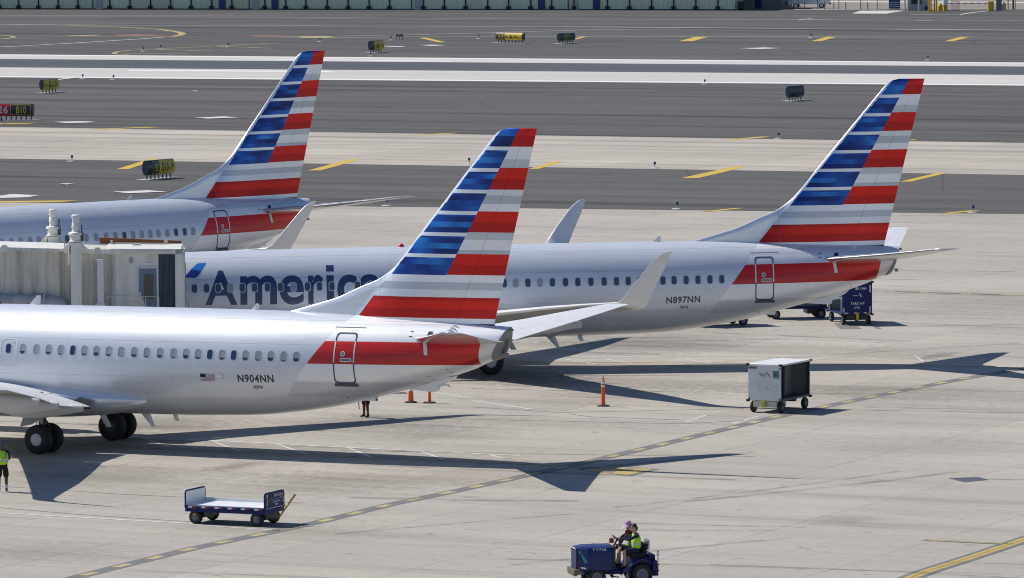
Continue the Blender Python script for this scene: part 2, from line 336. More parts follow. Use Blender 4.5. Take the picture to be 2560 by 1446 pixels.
lines('lead_in_black_line', [edge], .80, GM['black'], .006); lines('lead_in_yellow_line', [edge], .15, GM['lead'], .010, .13); lines('lead_in_yellow_line', [edge], .15, GM['lead'], .010, -.13)
lines('lead_in_yellow_line', [edge], .1, paint_mat('dull_yellow_marking', (.36, .25, .08)), .010, 0)
lines('stop_bar_black_line', [[(2309, 1350.5), (2536, 1362)]], .36, GM['black'], .006); lines('stop_bar_yellow_line', [[(2318, 1351), (2532, 1361.6)]], .16, GM['lead'], .010)
lines('gate_centre_line', [[(160, 1112), (900, 1142), (1600, 1175)], [(1280, 905), (2160, 911), (2560, 920)]], .13, GM['lead'], .012)
lines('gate_safety_line', [[(100, 1079), (345, 1093), (530, 1102), (900, 1121), (1300, 1140), (1255, 1146), (1225, 1137)], [(350, 1092.5), (422, 1119)], [(524, 1101), (600, 1129)], [(694, 1111), (770, 1138)], [(868, 1119), (930, 1144)], [(1050, 1128), (1110, 1150)],
    [(1180, 900), (1300, 894), (1800, 891), (2284, 888.5), (2309, 904)], [(1395, 896), (1496, 911)], [(1506, 897), (1582, 910)], [(1690, 896), (1780, 908)], [(1870, 895), (1950, 906)], [(2150, 893), (2230, 903)],
    [(1180, 1002), (1330, 1024)], [(1715, 1056), (1766, 1038)], [(1830, 1060), (1895, 1041)], [(1935, 814), (1970, 808)], [(0, 1283), (300, 1300), (470, 1309)], [(470, 1310), (560, 1318), (700, 1327)], [(1025, 971), (1180, 997)]], .12, GM['white'], .006)
lines('gate_safety_line', [[(100, 1079), (345, 1093), (530, 1102), (900, 1121), (1300, 1140)], [(1180, 900), (1300, 894), (1800, 891), (2284, 888.5)], [(0, 1283), (300, 1300), (470, 1309)], [(1180, 1002), (1330, 1024)]], .18, GM['white'], .0085)
lines('tar_seam', [[(0, 1270), (200, 1287), (430, 1302), (760, 1321)], [(0, 1216), (300, 1236), (760, 1258)], [(1180, 972), (1500, 979), (1866, 981), (2240, 986)], [(880, 1040), (1240, 1050), (1700, 1060), (1860, 1052)], [(1180, 1018), (1400, 1032), (1860, 1022)],
    [(1350, 857), (1700, 853), (1980, 848)], [(1760, 819), (2000, 815), (2260, 816), (2560, 811)], [(2210, 733), (2400, 738), (2560, 740)], [(1250, 938), (1700, 940)], [(1420, 1035), (1480, 1043), (1700, 1050)]], .09, GM['tar'], .006)
lines('service_lane_line', [[(2218, 728), (2380, 733), (2560, 738)]], .5, GM['pale_yellow'], .006)
lines('service_lane_dark_line', [[(2236, 729.5), (2300, 731)], [(2320, 732), (2400, 734.3)], [(2425, 735), (2500, 737.2)]], .5, GM['black'], .010)
num = [(1465, 1150), (1560, 1192), (1585, 1192.5), (1655, 1174.5), (1640, 1171.5), (1545, 1166)]
marks('gate_number_black_border', [[(1440, 1173), (1576, 1191.5), (1649, 1173.5), (1565, 1167)]], GM['black'], .006)
marks('gate_number_panel', [[(1448, 1176.5), (1570, 1188.5), (1634, 1173.5), (1560, 1169.5)]], GM['lead'], .010)
marks('gate_number_digit', [[(1500, 1180), (1530, 1183), (1540, 1180), (1510, 1177.5)], [(1545, 1176.5), (1575, 1177.5), (1588, 1173.5), (1566, 1172.5)], [(1515, 1177), (1530, 1178.5), (1570, 1177), (1550, 1175.5)]], GM['black'], .014)
rt = random.Random(5)
tm = []
for i in range(46):
    px, py = rt.uniform(-60, 2500), rt.uniform(780, 1440) if i < 34 else rt.uniform(540, 780); p = G(px, py); a = R(rt.choice((-25, -22, -20, -12, -28, 38))) + rt.uniform(-.08, .08); Ln = rt.uniform(4, 20); cv = rt.uniform(-.02, .02); pl_ = [p]
    for k in range(10): a += cv; p = p + Vector((math.cos(a), math.sin(a), 0)) * Ln / 10; pl_.append(p)
    tm.append([(v.x, v.y) for v in pl_])
for i, w_ in enumerate((.22, .30, .42)): lines('tyre_mark', tm[i::3], w_, GM['tyre'], .0145 + i * .003, 0, True)
marks('ground_hatch_cover', [[(2371, 1196), (2447, 1193.5), (2472, 1200.5), (2410, 1206.5)], [(980, 985), (1003, 980.5), (1013, 981), (1020, 985)]], mat('hatch_steel', (.085, .095, .105), .6), .008)
marks('concrete_patch', [[(2085, 809), (2130, 808), (2155, 823), (2100, 823)], [(2170, 808), (2178, 808), (2205, 823), (2190, 823)]], GM['tar'], .005)
# ---------------------------------------------------------------- airliner: shape (s metres aft of the nose, p to port, z above ground)
def L(s, p, z): return Vector((s - 19.7, -p, z))
def pchip(xs, ys):
    n = len(xs); h = [xs[i + 1] - xs[i] for i in range(n - 1)]; d = [(ys[i + 1] - ys[i]) / h[i] for i in range(n - 1)]
    m = [d[0]] + [0.0] * (n - 2) + [d[-1]]
    for i in range(1, n - 1):
        if d[i - 1] * d[i] > 0:
            w1, w2 = 2 * h[i] + h[i - 1], h[i] + 2 * h[i - 1]; m[i] = (w1 + w2) / (w1 / d[i - 1] + w2 / d[i])
    def f(x):
        x = min(max(x, xs[0]), xs[-1]); i = 0
        while i < n - 2 and x > xs[i + 1]: i += 1
        t = (x - xs[i]) / h[i]; a = 1 - t
        return a * a * (1 + 2 * t) * ys[i] + t * a * a * h[i] * m[i] + t * t * (3 - 2 * t) * ys[i + 1] - t * t * a * h[i] * m[i + 1]
    return f
ST = [(0, 2.62, 2.58, .02, 2.6), (.25, 2.98, 2.2, .42, 2.6), (.8, 3.38, 1.85, .84, 2.65), (1.6, 3.82, 1.58, 1.2, 2.75), (2.4, 4.5, 1.43, 1.46, 2.95), (3.2, 4.93, 1.34, 1.64, 3.1), (4.4, 5.12, 1.27, 1.81, 3.25),
      (6.0, 5.21, 1.24, 1.88, 3.32), (10, 5.30, 1.26, 1.88, 3.36), (16, 5.37, 1.30, 1.88, 3.40), (22, 5.43, 1.35, 1.88, 3.44), (25, 5.455, 1.40, 1.88, 3.46), (27.4, 5.465, 1.49, 1.86, 3.48), (29, 5.46, 1.66, 1.80, 3.52), (31, 5.425, 1.98, 1.66, 3.60),
      (33, 5.36, 2.47, 1.43, 3.75), (35, 5.28, 3.02, 1.13, 3.98), (36.5, 5.21, 3.51, .83, 4.2), (37.4, 5.15, 3.82, .60, 4.38), (38.02, 5.08, 4.03, .42, 4.5)]
_s = [r[0] for r in ST]
zt, zb, hw, zc = [pchip(_s, [r[i] for r in ST]) for i in (1, 2, 3, 4)]
def fus_p(s, z):
    c = zc(s); k = (z - c) / ((zt(s) - c) if z > c else (c - zb(s)))
    return hw(s) * math.sqrt(max(0.0, 1 - k * k))
def FP(s, z, off=.006, side=1):
    """point on the fuselage skin, pushed out by off along the outward normal"""
    e = .02; p = fus_p(s, z)
    dz = (fus_p(s, z + e) - fus_p(s, z - e)) / (2 * e); ds = (fus_p(s + e, z) - fus_p(s - e, z)) / (2 * e)
    n = Vector((-ds, 1, -dz)).normalized()
    return L(s + n.x * off, side * (p + n.y * off), z + n.z * off)
# ---------------------------------------------------------------- airliner: materials
SILVER = (.70, .725, .755)
def paint(name, fn, rough=.28, coat=.2, metal=.38):
    t = NT(name); o, x, y, z = t.pos(); c = fn(t, o, x, y, z)
    d = t.noise(o, .9, 4, .6); c = t.mix(1.0, c, t.m('MULTIPLY_ADD', d, .08, .96), 'MULTIPLY')
    st = t.noise(t.xyz(t.m('MULTIPLY', x, .35), t.m('MULTIPLY', y, 3.0), t.m('MULTIPLY', z, 5.0)), 1.0, 3, .6)
    c = t.mix(1.0, c, t.ramp(st, [(.30, .93), (.5, 1.0)]), 'MULTIPLY')
    wav = t.noise(t.xyz(t.m('MULTIPLY', x, .9), y, t.m('MULTIPLY', z, .9)), 1.3, 2, .5)
    return t.set(c, rough, metal, coat, .08, bump=wav, bump_d=.012, bump_s=.25)
def seam(t, v, period, w, off=0.0):
    u = t.m('FRACT', t.m('DIVIDE', t.m('SUBTRACT', v, off), period))
    return t.m('LESS_THAN', t.m('MULTIPLY', u, period), w)
REDS = [(.70, .014, .006), (.50, .008, .005)]
def fus_col(t, o, x, y, z):
    zz = t.m('SUBTRACT', z, t.m('MULTIPLY', t.m('SUBTRACT', x, 11.3), .0085))          # bands stay level with the cabin floor
    zi = t.m('DIVIDE', t.m('SUBTRACT', zz, 1.5), 5.0)
    P = lambda v: (v - 1.5) / 5.0
    bands = t.ramp(zi, [(0, SILVER), (P(2.36), (.58, .60, .63)), (P(2.98), (.84, .85, .86)), (P(3.665), REDS[1]), (P(4.08), REDS[0]), (P(4.5), (.88, .88, .88)), (P(4.86), (.72, .74, .77)), (P(5.14), (.92, .92, .92))], 'CONSTANT')
    diag = t.m('ADD', 11.32, t.m('MULTIPLY', t.m('SUBTRACT', zz, 4.51), .775))
    aft = t.m('GREATER_THAN', x, diag)
    tail = t.m('GREATER_THAN', x, t.m('ADD', 17.22, t.m('MULTIPLY', t.m('SUBTRACT', z, 3.75), .22)))
    isred = t.m('MULTIPLY', t.m('GREATER_THAN', zz, 3.665), t.m('LESS_THAN', zz, 4.5))
    c = t.mix(aft, SILVER, bands)
    c = t.mix(t.m('MULTIPLY', tail, isred), c, (.78, .79, .78))
    # lap joints and frames
    k = t.m('LESS_THAN', t.m('ABSOLUTE', t.m('SUBTRACT', zz, 4.36)), .008)
    k = t.m('MAXIMUM', k, t.m('LESS_THAN', t.m('ABSOLUTE', t.m('SUBTRACT', zz, 5.22)), .006))
    k = t.m('MAXIMUM', k, t.m('LESS_THAN', t.m('ABSOLUTE', t.m('SUBTRACT', zz, 3.02)), .006))
    k = t.m('MAXIMUM', t.m('MULTIPLY', k, .55), t.m('MULTIPLY', seam(t, x, 4.572, .012, .4), .35))
    c = t.mix(k, c, t.mix(1.0, c, (.35, .37, .40), 'MULTIPLY'))
    # belly grime, deepened to paint in the dark reflection of shaded ground
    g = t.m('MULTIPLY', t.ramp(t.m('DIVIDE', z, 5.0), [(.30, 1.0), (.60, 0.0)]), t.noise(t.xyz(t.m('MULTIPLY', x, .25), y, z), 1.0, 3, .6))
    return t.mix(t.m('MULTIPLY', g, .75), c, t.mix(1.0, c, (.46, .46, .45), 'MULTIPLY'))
def fin_col(t, o, x, y, z):
    zz = t.m('SUBTRACT', z, t.m('MULTIPLY', t.m('SUBTRACT', x, 17.6), .0058))
    zi = t.m('DIVIDE', t.m('SUBTRACT', zz, 5.0), 8.0); P = lambda v: (v - 5.0) / 8.0
    W, G2, W2 = (.85, .86, .87), (.50, .54, .59), (.74, .76, .79)
    r = lambda a, b: [(P(a), REDS[1]), (P(a + .33), REDS[0]), (P(b - .14), REDS[1])]
    st = [(0, (.82, .84, .86))] + r(5.40, 6.18) + [(P(6.18), W2), (P(6.45), G2), (P(6.74), W)] + [(P(7.015), REDS[1]), (P(7.4), REDS[0])] + [(P(7.80), G2), (P(7.96), W), (P(8.34), (.58, .61, .65))] + [(P(8.605), REDS[1]), (P(9.0), REDS[0])] + \
         [(P(9.40), W), (P(9.66), G2), (P(10.0), W2)] + [(P(10.21), REDS[1]), (P(10.6), REDS[0])] + [(P(11.005), (.56, .60, .65)), (P(11.34), W)] + [(P(11.81), REDS[1]), (P(12.2), REDS[0])]
    aft = t.ramp(zi, st, 'CONSTANT')
    # blue field: short streaks, each a flat tone fading along its length
    row = t.m('FLOOR', t.m('DIVIDE', t.m('SUBTRACT', zz, 7.0), .2003))
    rnd = t.m('ADD', t.white(t.xyz(3.0, 5.0, row)), t.m('MULTIPLY', t.n('ShaderNodeObjectInfo').outputs['Random'], 3.7))
    b = t.noise(t.xyz(t.m('MULTIPLY_ADD', x, .55, t.m('MULTIPLY', rnd, 40)), 0.0, t.m('MULTIPLY', row, 9.7)), 1.0, 2, .5)
    blue = t.ramp(b, [(.30, (.004, .010, .070)), (.45, (.006, .034, .22)), (.57, (.010, .095, .42)), (.70, (.03, .25, .68))])
    u = t.m('MULTIPLY', t.m('FRACT', t.m('DIVIDE', t.m('SUBTRACT', zz, 7.0), .8015)), .8015)
    thin = t.m('MULTIPLY', t.m('GREATER_THAN', u, .665), t.m('LESS_THAN', zz, 12.0))
    fore = t.mix(thin, blue, (.84, .86, .88))
    lead = t.m('ADD', 13.555, t.m('MULTIPLY', t.m('SUBTRACT', z, 7.28), .8375))         # leading edge line of the fin
    rag = t.m('MULTIPLY', t.white(t.xyz(1.0, 9.0, t.m('FLOOR', t.m('DIVIDE', zz, .1)))), .05)
    fore = t.mix(t.m('LESS_THAN', x, t.m('ADD', t.m('ADD', lead, .11), rag)), fore, (.84, .85, .87))
    c = t.mix(t.m('LESS_THAN', x, t.m('ADD', 15.77, t.m('MULTIPLY', t.m('SUBTRACT', zz, 7.01), .543))), aft, fore)
    low = t.m('LESS_THAN', zz, 7.012)
    lowc = t.mix(t.m('LESS_THAN', x, t.m('ADD', 12.665, t.m('MULTIPLY', t.m('SUBTRACT', zz, 6.16), .82))), aft, (.80, .82, .85))
    c = t.mix(low, c, lowc)
    k = t.m('MULTIPLY', t.m('LESS_THAN', t.m('ABSOLUTE', t.m('SUBTRACT', x, 12.95)), .010), low)
    return t.mix(t.m('MULTIPLY', k, .4), c, (.15, .16, .18))
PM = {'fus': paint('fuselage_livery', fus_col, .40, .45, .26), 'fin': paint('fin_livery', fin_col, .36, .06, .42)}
def plain(c): return lambda t, o, x, y, z: t.mix(0.0, c, c)
PM['silver'] = paint('silver_paint', plain(SILVER)); PM['wing'] = paint('wing_grey', plain((.74, .74, .74)), .45, .1, .1); PM['light'] = paint('light_paint', plain((.76, .765, .76)), .4, .2, .1)
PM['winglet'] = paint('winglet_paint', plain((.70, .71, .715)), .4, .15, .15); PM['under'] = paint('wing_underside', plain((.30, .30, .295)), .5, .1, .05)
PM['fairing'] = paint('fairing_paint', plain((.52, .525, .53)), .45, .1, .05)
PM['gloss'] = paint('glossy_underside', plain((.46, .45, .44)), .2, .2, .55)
PM['nacelle'] = paint('nacelle_paint', plain(SILVER))
M['window_blue'] = mat('cabin_glass', (.025, .045, .12), .12, var=.1, spec=.6); M['window_shade'] = mat('window_shade', (.34, .36, .38), .25, var=.08); M['window_gap'] = mat('window_gap', (.045, .055, .06), .2)
M['window_mid'] = mat('window_half_dark', (.065, .085, .14), .15, var=.1)
M['window_rim'] = mat('window_rim', (.34, .36, .39), .35); M['letter_blue'] = mat('lettering_blue', (.024, .048, .135), .35, var=.1, coat=.4); M['reg_grey'] = mat('registration_grey', (.035, .04, .055), .4)
M['logo_top'] = mat('emblem_light_blue', (.02, .19, .60), .3, var=.06, coat=.4); M['logo_low'] = mat('emblem_dark_blue', (.012, .035, .26), .3, coat=.4); M['logo_red'] = mat('emblem_red', (.45, .015, .02), .3, coat=.4)
# ---------------------------------------------------------------- airliner: meshes (built once, shared by the three)
def naca(u, t): u = min(max(u, 0.0), 1.0); return 5 * t * (.2969 * math.sqrt(u) - .126 * u - .3516 * u * u + .2843 * u ** 3 - .1036 * u ** 4)
def foil_ring(le, te, nrm, t, u0, u1, n=14, camber=.02):
    le, te, nrm = Vector(le), Vector(te), Vector(nrm).normalized(); c = (te - le).length; up, lo = [], []
    for i in range(n + 1):
        k = i / n; u = u0 + (u1 - u0) * ((1 - math.cos(math.pi * k)) / 2 if u0 == 0 else k)
        h = naca(u, t) * c; cb = camber * c * 4 * u * (1 - u)
        b = le + (te - le) * u
        up.append(b + nrm * (cb + h + .010)); lo.append(b + nrm * (cb - h - .008))
    return [L(*v) for v in up] + [L(*v) for v in reversed(lo)]
def foil(name, secs, mats, u0=0, u1=1, split=None, camber=.02):
    b = MB(); n = 14; b.ring_loft([foil_ring(*s, u0, u1, n, camber) for s in secs], 0)
    if len(mats) > 1:
        m = 2 * (n + 1)
        for i in range(len(b.f)):
            if len(b.f[i]) == 4:
                j = i % m
                if j >= n + 1 and j < 2 * n + 1: b.m[i] = 1
                if u0 == 0 and len(mats) > 2 and (j < 3 or j > 2 * n - 2): b.m[i] = 2
    return b
MESH = {}
def keep(key, b, mats, smooth=35):
    o = b.build(key, mats, None, smooth); MESH[key] = o.data; bpy.data.objects.remove(o)
# fuselage
def fuselage():
    ss = [0, .06, .14, .25, .4, .6, .8, 1.05, 1.3, 1.6, 1.9, 2.2, 2.5, 2.8, 3.2, 3.7, 4.4, 5.2, 6] + [6 + i * .75 for i in range(1, 28)] + [26.6 + .4 * i for i in range(0, 28)]
    ss = [s for s in ss if s < 37.5] + [37.52, 37.58]; rings = []
    for s in ss:
        c = zc(s); a = zt(s); b = zb(s); w = hw(s); r = []
        for i in range(96):
            th = 2 * math.pi * i / 96; zz = math.sin(th); z = c + ((a - c) if zz > 0 else (c - b)) * zz
            # the tail end is cut off at a slant
            k = max(0.0, (s - 36.4) / 1.18) ** 1.5; r.append(L(s + k * .55 * (z - 4.35), w * math.cos(th), z))
        rings.append(r)
    return MB().ring_loft(rings, 0, True, False)
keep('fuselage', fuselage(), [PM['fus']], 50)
b = MB(); rings = []
for k, sc, sl in ((-.01, 1.008, .55), (.07, .97, .48), (.15, .88, .40), (.19, .72, .36), (.17, .48, .33), (.05, .42, .3)):
    s = 37.58; c = zc(s); r = []
    for i in range(40):
        th = 2 * math.pi * i / 40; zz = math.sin(th); z = c + ((zt(s) - c) if zz > 0 else (c - zb(s))) * zz * sc - .03 * (k > 0)
        r.append(L(s + sl * (z - 4.35) + k, hw(s) * sc * math.cos(th), z))
    rings.append(r)
b.ring_loft(rings, 0, False, True); b.cyl(L(37.98, 0, 5.02), L(38.12, 0, 5.02), .05, .035, 10)
b.box(L(37.86, .1, 4.1), (.12, .3, .12)); keep('exhaust_fairing', b, [mat('exhaust_metal', (.25, .245, .235), .6, .1, var=.4, scale=5)])
# fin and rudder
lez = pchip([4.9, 5.30, 5.44, 5.72, 6.01, 6.45, 6.77, 7.05, 7.28, 9.0, 12.0, 12.25, 12.42, 12.5], [26.4, 28.0, 28.73, 29.75, 30.74, 31.76, 32.55, 32.98, 33.255, 34.695, 37.205, 37.43, 37.68, 38.0])
tez = lambda z: 37.325 + (z - 5.178) * .2462
hgz = lambda z: 35.80 + .4075 * (z - 5.25)
def fin_h(s, z):
    le, te = lez(z), tez(z); m = 33.255 + .8375 * (z - 7.28); c = te - m; h = 0
    if s > m: h = naca((s - m) / c, .108) * c
    if z < 7.4: k = min(.085, .085 * math.sqrt(max(0, s - le) / .6)) * max(0, 1 - max(0, s - m) / 2.5); h = (max(h, 0) ** 3 + max(k, 0) ** 3) ** (1 / 3)
    top = max(0.0, (z - 12.3) / .2); return h * math.sqrt(max(0, 1 - top * top * .9)) + .004
def fin_mesh(u_of, zs, n=44):
    b = MB(); rings = []
    for z in zs:
        a, e = u_of(z); up = []; lo = []
        for i in range(n + 1):
            s = a + (e - a) * (i / n) ** 1.7; h = fin_h(s, z); up.append(L(s, h, z)); lo.append(L(s, -h, z))
        rings.append(up + lo[::-1])
    return b.ring_loft(rings, 0)
zs = [4.95, 5.2, 5.35, 5.44, 5.55] + [5.55 + .13 * i for i in range(1, 15)] + [7.5 + .3 * i for i in range(0, 16)] + [12.1, 12.2, 12.28, 12.34, 12.4, 12.45, 12.48, 12.5]
keep('fin', fin_mesh(lambda z: (lez(z), min(hgz(z), tez(z) - .05) - .005), zs), [PM['fin']], 40)
keep('rudder', fin_mesh(lambda z: (hgz(z) + .005, tez(z)), [5.21] + [5.5 + .5 * i for i in range(14)] + [12.2, 12.3, 12.38, 12.44, 12.48, 12.5], 10), [PM['fin']], 40)
keep('rudder_gap', MB().prism([(35.75, 5.2), (37.32, 5.16), (37.33, 5.205), (35.8, 5.235)], lambda s, z: L(s, .075, z), lambda s, z: L(s, -.075, z)), [M['dark_grey']], 0)
keep('fin_light', MB().box(L(33.40, 0, 7.32), (.34, .13, .12), rot=Matrix.Rotation(R(-50), 3, 'Y')), [M['black_paint']])
# wings
def wsec(p, ls, lz, ts, tz_, t, nrm=(0, 0, 1)): return ((ls, p, lz), (ts, p, tz_), nrm, t)
WS = [wsec(.9, 13.6, 2.0, 21.3, 1.72, .125), wsec(2.0, 14.6, 2.16, 21.32, 1.75, .125), wsec(3.4, 15.9, 2.38, 21.45, 1.86, .12), wsec(5.0, 17.55, 2.62, 21.65, 2.06, .115), wsec(8.0, 19.15, 3.0, 22.45, 2.63, .108), wsec(12.0, 21.22, 3.53, 23.52, 3.29, .10), wsec(14.5, 22.53, 3.84, 24.15, 3.55, .10), wsec(16.6, 23.62, 4.07, 24.70, 3.80, .10)]
def wsub(p0, p1):
    def at(p):
        for a, c in zip(WS, WS[1:]):
            if a[0][1] <= p <= c[0][1]:
                k = (p - a[0][1]) / (c[0][1] - a[0][1]); f = lambda i: tuple(x + (y - x) * k for x, y in zip(a[i], c[i]))
                return (f(0), f(1), (0, 0, 1), a[3] + (c[3] - a[3]) * k)
    return [at(p0)] + [s for s in WS if p0 < s[0][1] < p1] + [at(p1)]
def port(sec, sg): return ((sec[0][0], sg * sec[0][1], sec[0][2]), (sec[1][0], sg * sec[1][1], sec[1][2]), (sec[2][0], sg * sec[2][1], sec[2][2]), sec[3])
WL = [wsec(16.605, 23.622, 4.072, 24.70, 3.80, .10), wsec(16.95, 23.80, 4.11, 24.86, 3.88, .09, (0, -.15, 1)), wsec(17.22, 23.98, 4.27, 25.0, 4.06, .08, (0, -.6, .8)), wsec(17.40, 24.20, 4.60, 25.13, 4.40, .07, (0, -.93, .36)), wsec(17.55, 24.50, 5.02, 25.33, 4.86, .065, (0, -.97, .2)), wsec(17.80, 25.08, 5.75, 25.72, 5.68, .06, (0, -.97, .2)), wsec(17.91, 25.37, 6.06, 25.86, 6.05, .055, (0, -.97, .2)), wsec(17.955, 25.58, 6.21, 25.93, 6.235, .05, (0, -.97, .2)), wsec(17.97, 25.78, 6.26, 25.96, 6.28, .03, (0, -.97, .2))]
for sg, nm in ((1, 'port'), (-1, 'starboard')):
    main = [port(s, sg) for s in WS]
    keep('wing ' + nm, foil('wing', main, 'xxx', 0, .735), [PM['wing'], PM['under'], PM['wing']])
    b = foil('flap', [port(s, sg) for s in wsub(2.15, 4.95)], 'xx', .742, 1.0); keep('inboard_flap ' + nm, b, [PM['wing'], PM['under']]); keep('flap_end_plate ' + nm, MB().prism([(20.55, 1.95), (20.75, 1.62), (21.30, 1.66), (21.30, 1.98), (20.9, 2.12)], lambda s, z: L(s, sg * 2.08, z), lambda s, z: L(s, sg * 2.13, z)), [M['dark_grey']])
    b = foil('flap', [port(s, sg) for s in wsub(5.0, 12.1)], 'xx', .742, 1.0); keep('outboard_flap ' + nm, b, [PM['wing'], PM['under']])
    b = foil('ail', [port(s, sg) for s in wsub(12.13, 15.7)], 'xx', .742, 1.0); keep('aileron ' + nm, b, [PM['wing'], PM['under']])
    b = foil('tip', [port(s, sg) for s in wsub(15.71, 16.599)], 'xx', .742, 1.0); b.box(L(24.6, sg * 16.5, 3.79), (.3, .03, .03)); keep('wing_tip_edge ' + nm, b, [PM['wing'], PM['under']])
    keep('winglet ' + nm, foil('winglet', [port(s, sg) for s in WL], 'x'), [PM['winglet']], 30)
    # flap track fairings: canoe shapes hung below the trailing edge, open and white on their upper edge
    for i, (p, s0, s1, z0, z1, w) in enumerate([(3.6, 18.3, 21.85, 1.62, 1.86, .19), (6.3, 19.0, 22.35, 2.12, 2.22, .19), (9.0, 20.4, 23.1, 2.60, 2.60, .18)]):
        rings = []
        for k in range(13):
            u = k / 12; s = s0 + (s1 - s0) * u; zc0 = z0 + (z1 - z0) * u; r = w * (max(.05, math.sin(math.pi / 2 * min(1, u / .45))) ** .6 if u < .55 else 1 - .55 * (u - .55) / .45)
            h = r * 1.75; rings.append([L(s, sg * p + .62 * r * math.cos(a), zc0 + h * math.sin(a) * (1 if math.sin(a) < 0 else .75)) for a in [2 * math.pi * j / 14 for j in range(14)]])
        keep('flap_fairing %d %s' % (i, nm), MB().ring_loft(rings), [PM['fairing']])
    # tail plane
    SS = [wsec(.45, 34.15, 4.60, 37.95, 4.61, .09), wsec(1.0, 34.55, 4.66, 37.98, 4.66, .09), wsec(4.0, 36.60, 5.05, 38.72, 5.05, .085), wsec(6.75, 38.45, 5.44, 39.40, 5.44, .09), wsec(7.05, 38.66, 5.475, 39.48, 5.475, .09), wsec(7.18, 38.95, 5.49, 39.52, 5.49, .08)]
    SS = [port(s, sg) for s in SS]
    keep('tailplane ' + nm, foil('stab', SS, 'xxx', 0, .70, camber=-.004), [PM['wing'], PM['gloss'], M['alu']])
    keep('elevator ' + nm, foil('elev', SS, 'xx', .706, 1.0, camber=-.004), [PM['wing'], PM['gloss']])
    # engine
    def nac(prof, n=32): return [[L(s, sg * 4.83 + r * math.cos(2 * math.pi * i / n), 1.78 + r * math.sin(2 * math.pi * i / n) * (1.0 if math.sin(2 * math.pi * i / n) > 0 else .93)) for i in range(n)] for s, r in prof]
    b = MB(); b.ring_loft(nac([(11.35, .80), (11.2, .86), (11.25, .93), (11.6, 1.02), (12.5, 1.08), (13.6, 1.06), (14.6, .93), (15.1, .82), (15.05, .74)]), 0, False, False); keep('nacelle ' + nm, b, [PM['nacelle']])
    b = MB(); b.ring_loft(nac([(11.35, .79), (11.9, .77)]), 0, False, True); keep('fan ' + nm, b, [M['dark_grey']])
    b = MB(); b.ring_loft(nac([(14.4, .6), (15.6, .5), (15.9, .36), (16.5, .05)]), 0, True, True); keep('exhaust_cone ' + nm, b, [M['steel']])
    b = MB(); b.ring_loft([[L(s, sg * 4.83 + w, z) for w, z in ((-.18, z0), (.18, z0), (.12, z1), (-.12, z1))] for s, z0, z1 in ((12.4, 2.7, 2.86), (14.5, 2.5, 3.0), (17.5, 2.3, 2.75), (19.2, 2.2, 2.4))]); keep('pylon ' + nm, b, [PM['nacelle']])
    # landing gear
    x, pg = 19.7, sg * 2.83
    for off in (.42, -.42):
        c = L(x, pg + off, .555); prof = [(.26, -.19), (.34, -.2), (.47, -.195), (.535, -.15), (.557, -.06), (.557, .06), (.535, .15), (.47, .195), (.34, .2), (.26, .19)]
        b = MB().lathe(prof, c, (0, 1, 0), 40); nm2 = 'main_wheel %s %s' % (nm, 'outer' if off * sg > 0 else 'inner'); keep(nm2, b, [M['black_rubber']], 50)
        sd = -1 if (off * sg > 0) == (sg > 0) else 1
        h = MB().lathe([(.02, .20), (.12, .215), (.22, .20), (.265, .17), (.265, .0), (.02, 0.0)], c, (0, sd, 0), 28); keep(nm2.replace('wheel', 'hub'), h, [M['gear_grey'] if off * sg > 0 else M['dark_grey']])
    b = MB(); b.cyl(L(x, pg, .42), L(x - .1, pg - sg * .05, 1.1), .085); b.cyl(L(x - .1, pg - sg * .05, 1.05), L(x - .25, pg - sg * .12, 2.3), .14); b.cyl(L(x, pg - .5, .555), L(x, pg + .5, .555), .07)
    b.cyl(L(x - .15, pg, 1.25), L(x + .1, pg - sg * 1.5, 1.75), .06); b.cyl(L(x + .16, pg, .6), L(x + .28, pg, 1.0), .04); b.cyl(L(x + .28, pg, 1.0), L(x + .0, pg, 1.35), .04)
    b.tube([L(x - .25, pg + .05, 1.3), L(x - .3, pg + .12, .9), L(x - .12, pg + .1, .6)], .02); keep('main_strut ' + nm, b, [M['dark_grey']])
    b = MB(); b.prism([(x - .75, 1.02), (x - .62, 1.35), (x - .5, 1.7), (x + .35, 1.7), (x + .22, 1.15), (x + .02, 1.28), (x - .25, 1.12)], lambda s, z: L(s, pg + sg * .52, z), lambda s, z: L(s, pg + sg * .48, z)); keep('gear_door ' + nm, b, [PM['under']])
# wing to body fairing
rings = []
for k in range(25):
    u = k / 24; s = 11.6 + 12.1 * u; e = math.sin(math.pi * min(1, max(.001, u)) ** .85) ** .45 if 0 < u < 1 else .02
    e = max(.03, e); r = []
    for j in range(36):
        a = 2 * math.pi * j / 36; ca, sa = math.cos(a), math.sin(a)
        pw = 2.07 * (abs(ca) ** .75) * (1 if ca > 0 else -1) * (.55 + .45 * e); z = 2.0 + (.55 if sa > 0 else .92) * (abs(sa) ** .8) * (1 if sa > 0 else -1) * e
        r.append(L(s, pw if u < 1 else pw * .6, z))
    rings.append(r)
keep('wing_fairing', MB().ring_loft(rings), [PM['silver']], 50)
# nose gear
b = MB(); b.cyl(L(4.1, 0, .35), L(4.0, 0, 1.7), .08); b.cyl(L(4.1, -.3, .34), L(4.1, .3, .34), .05); keep('nose_strut', b, [M['gear_grey']])
for i, p in enumerate((.2, -.2)): keep('nose_wheel %d' % i, MB().lathe([(.02, -.1), (.26, -.1), (.33, -.06), (.345, 0), (.33, .06), (.26, .1), (.02, .1)], L(4.1, p, .345), (0, 1, 0), 24), [M['black_rubber']], 50)
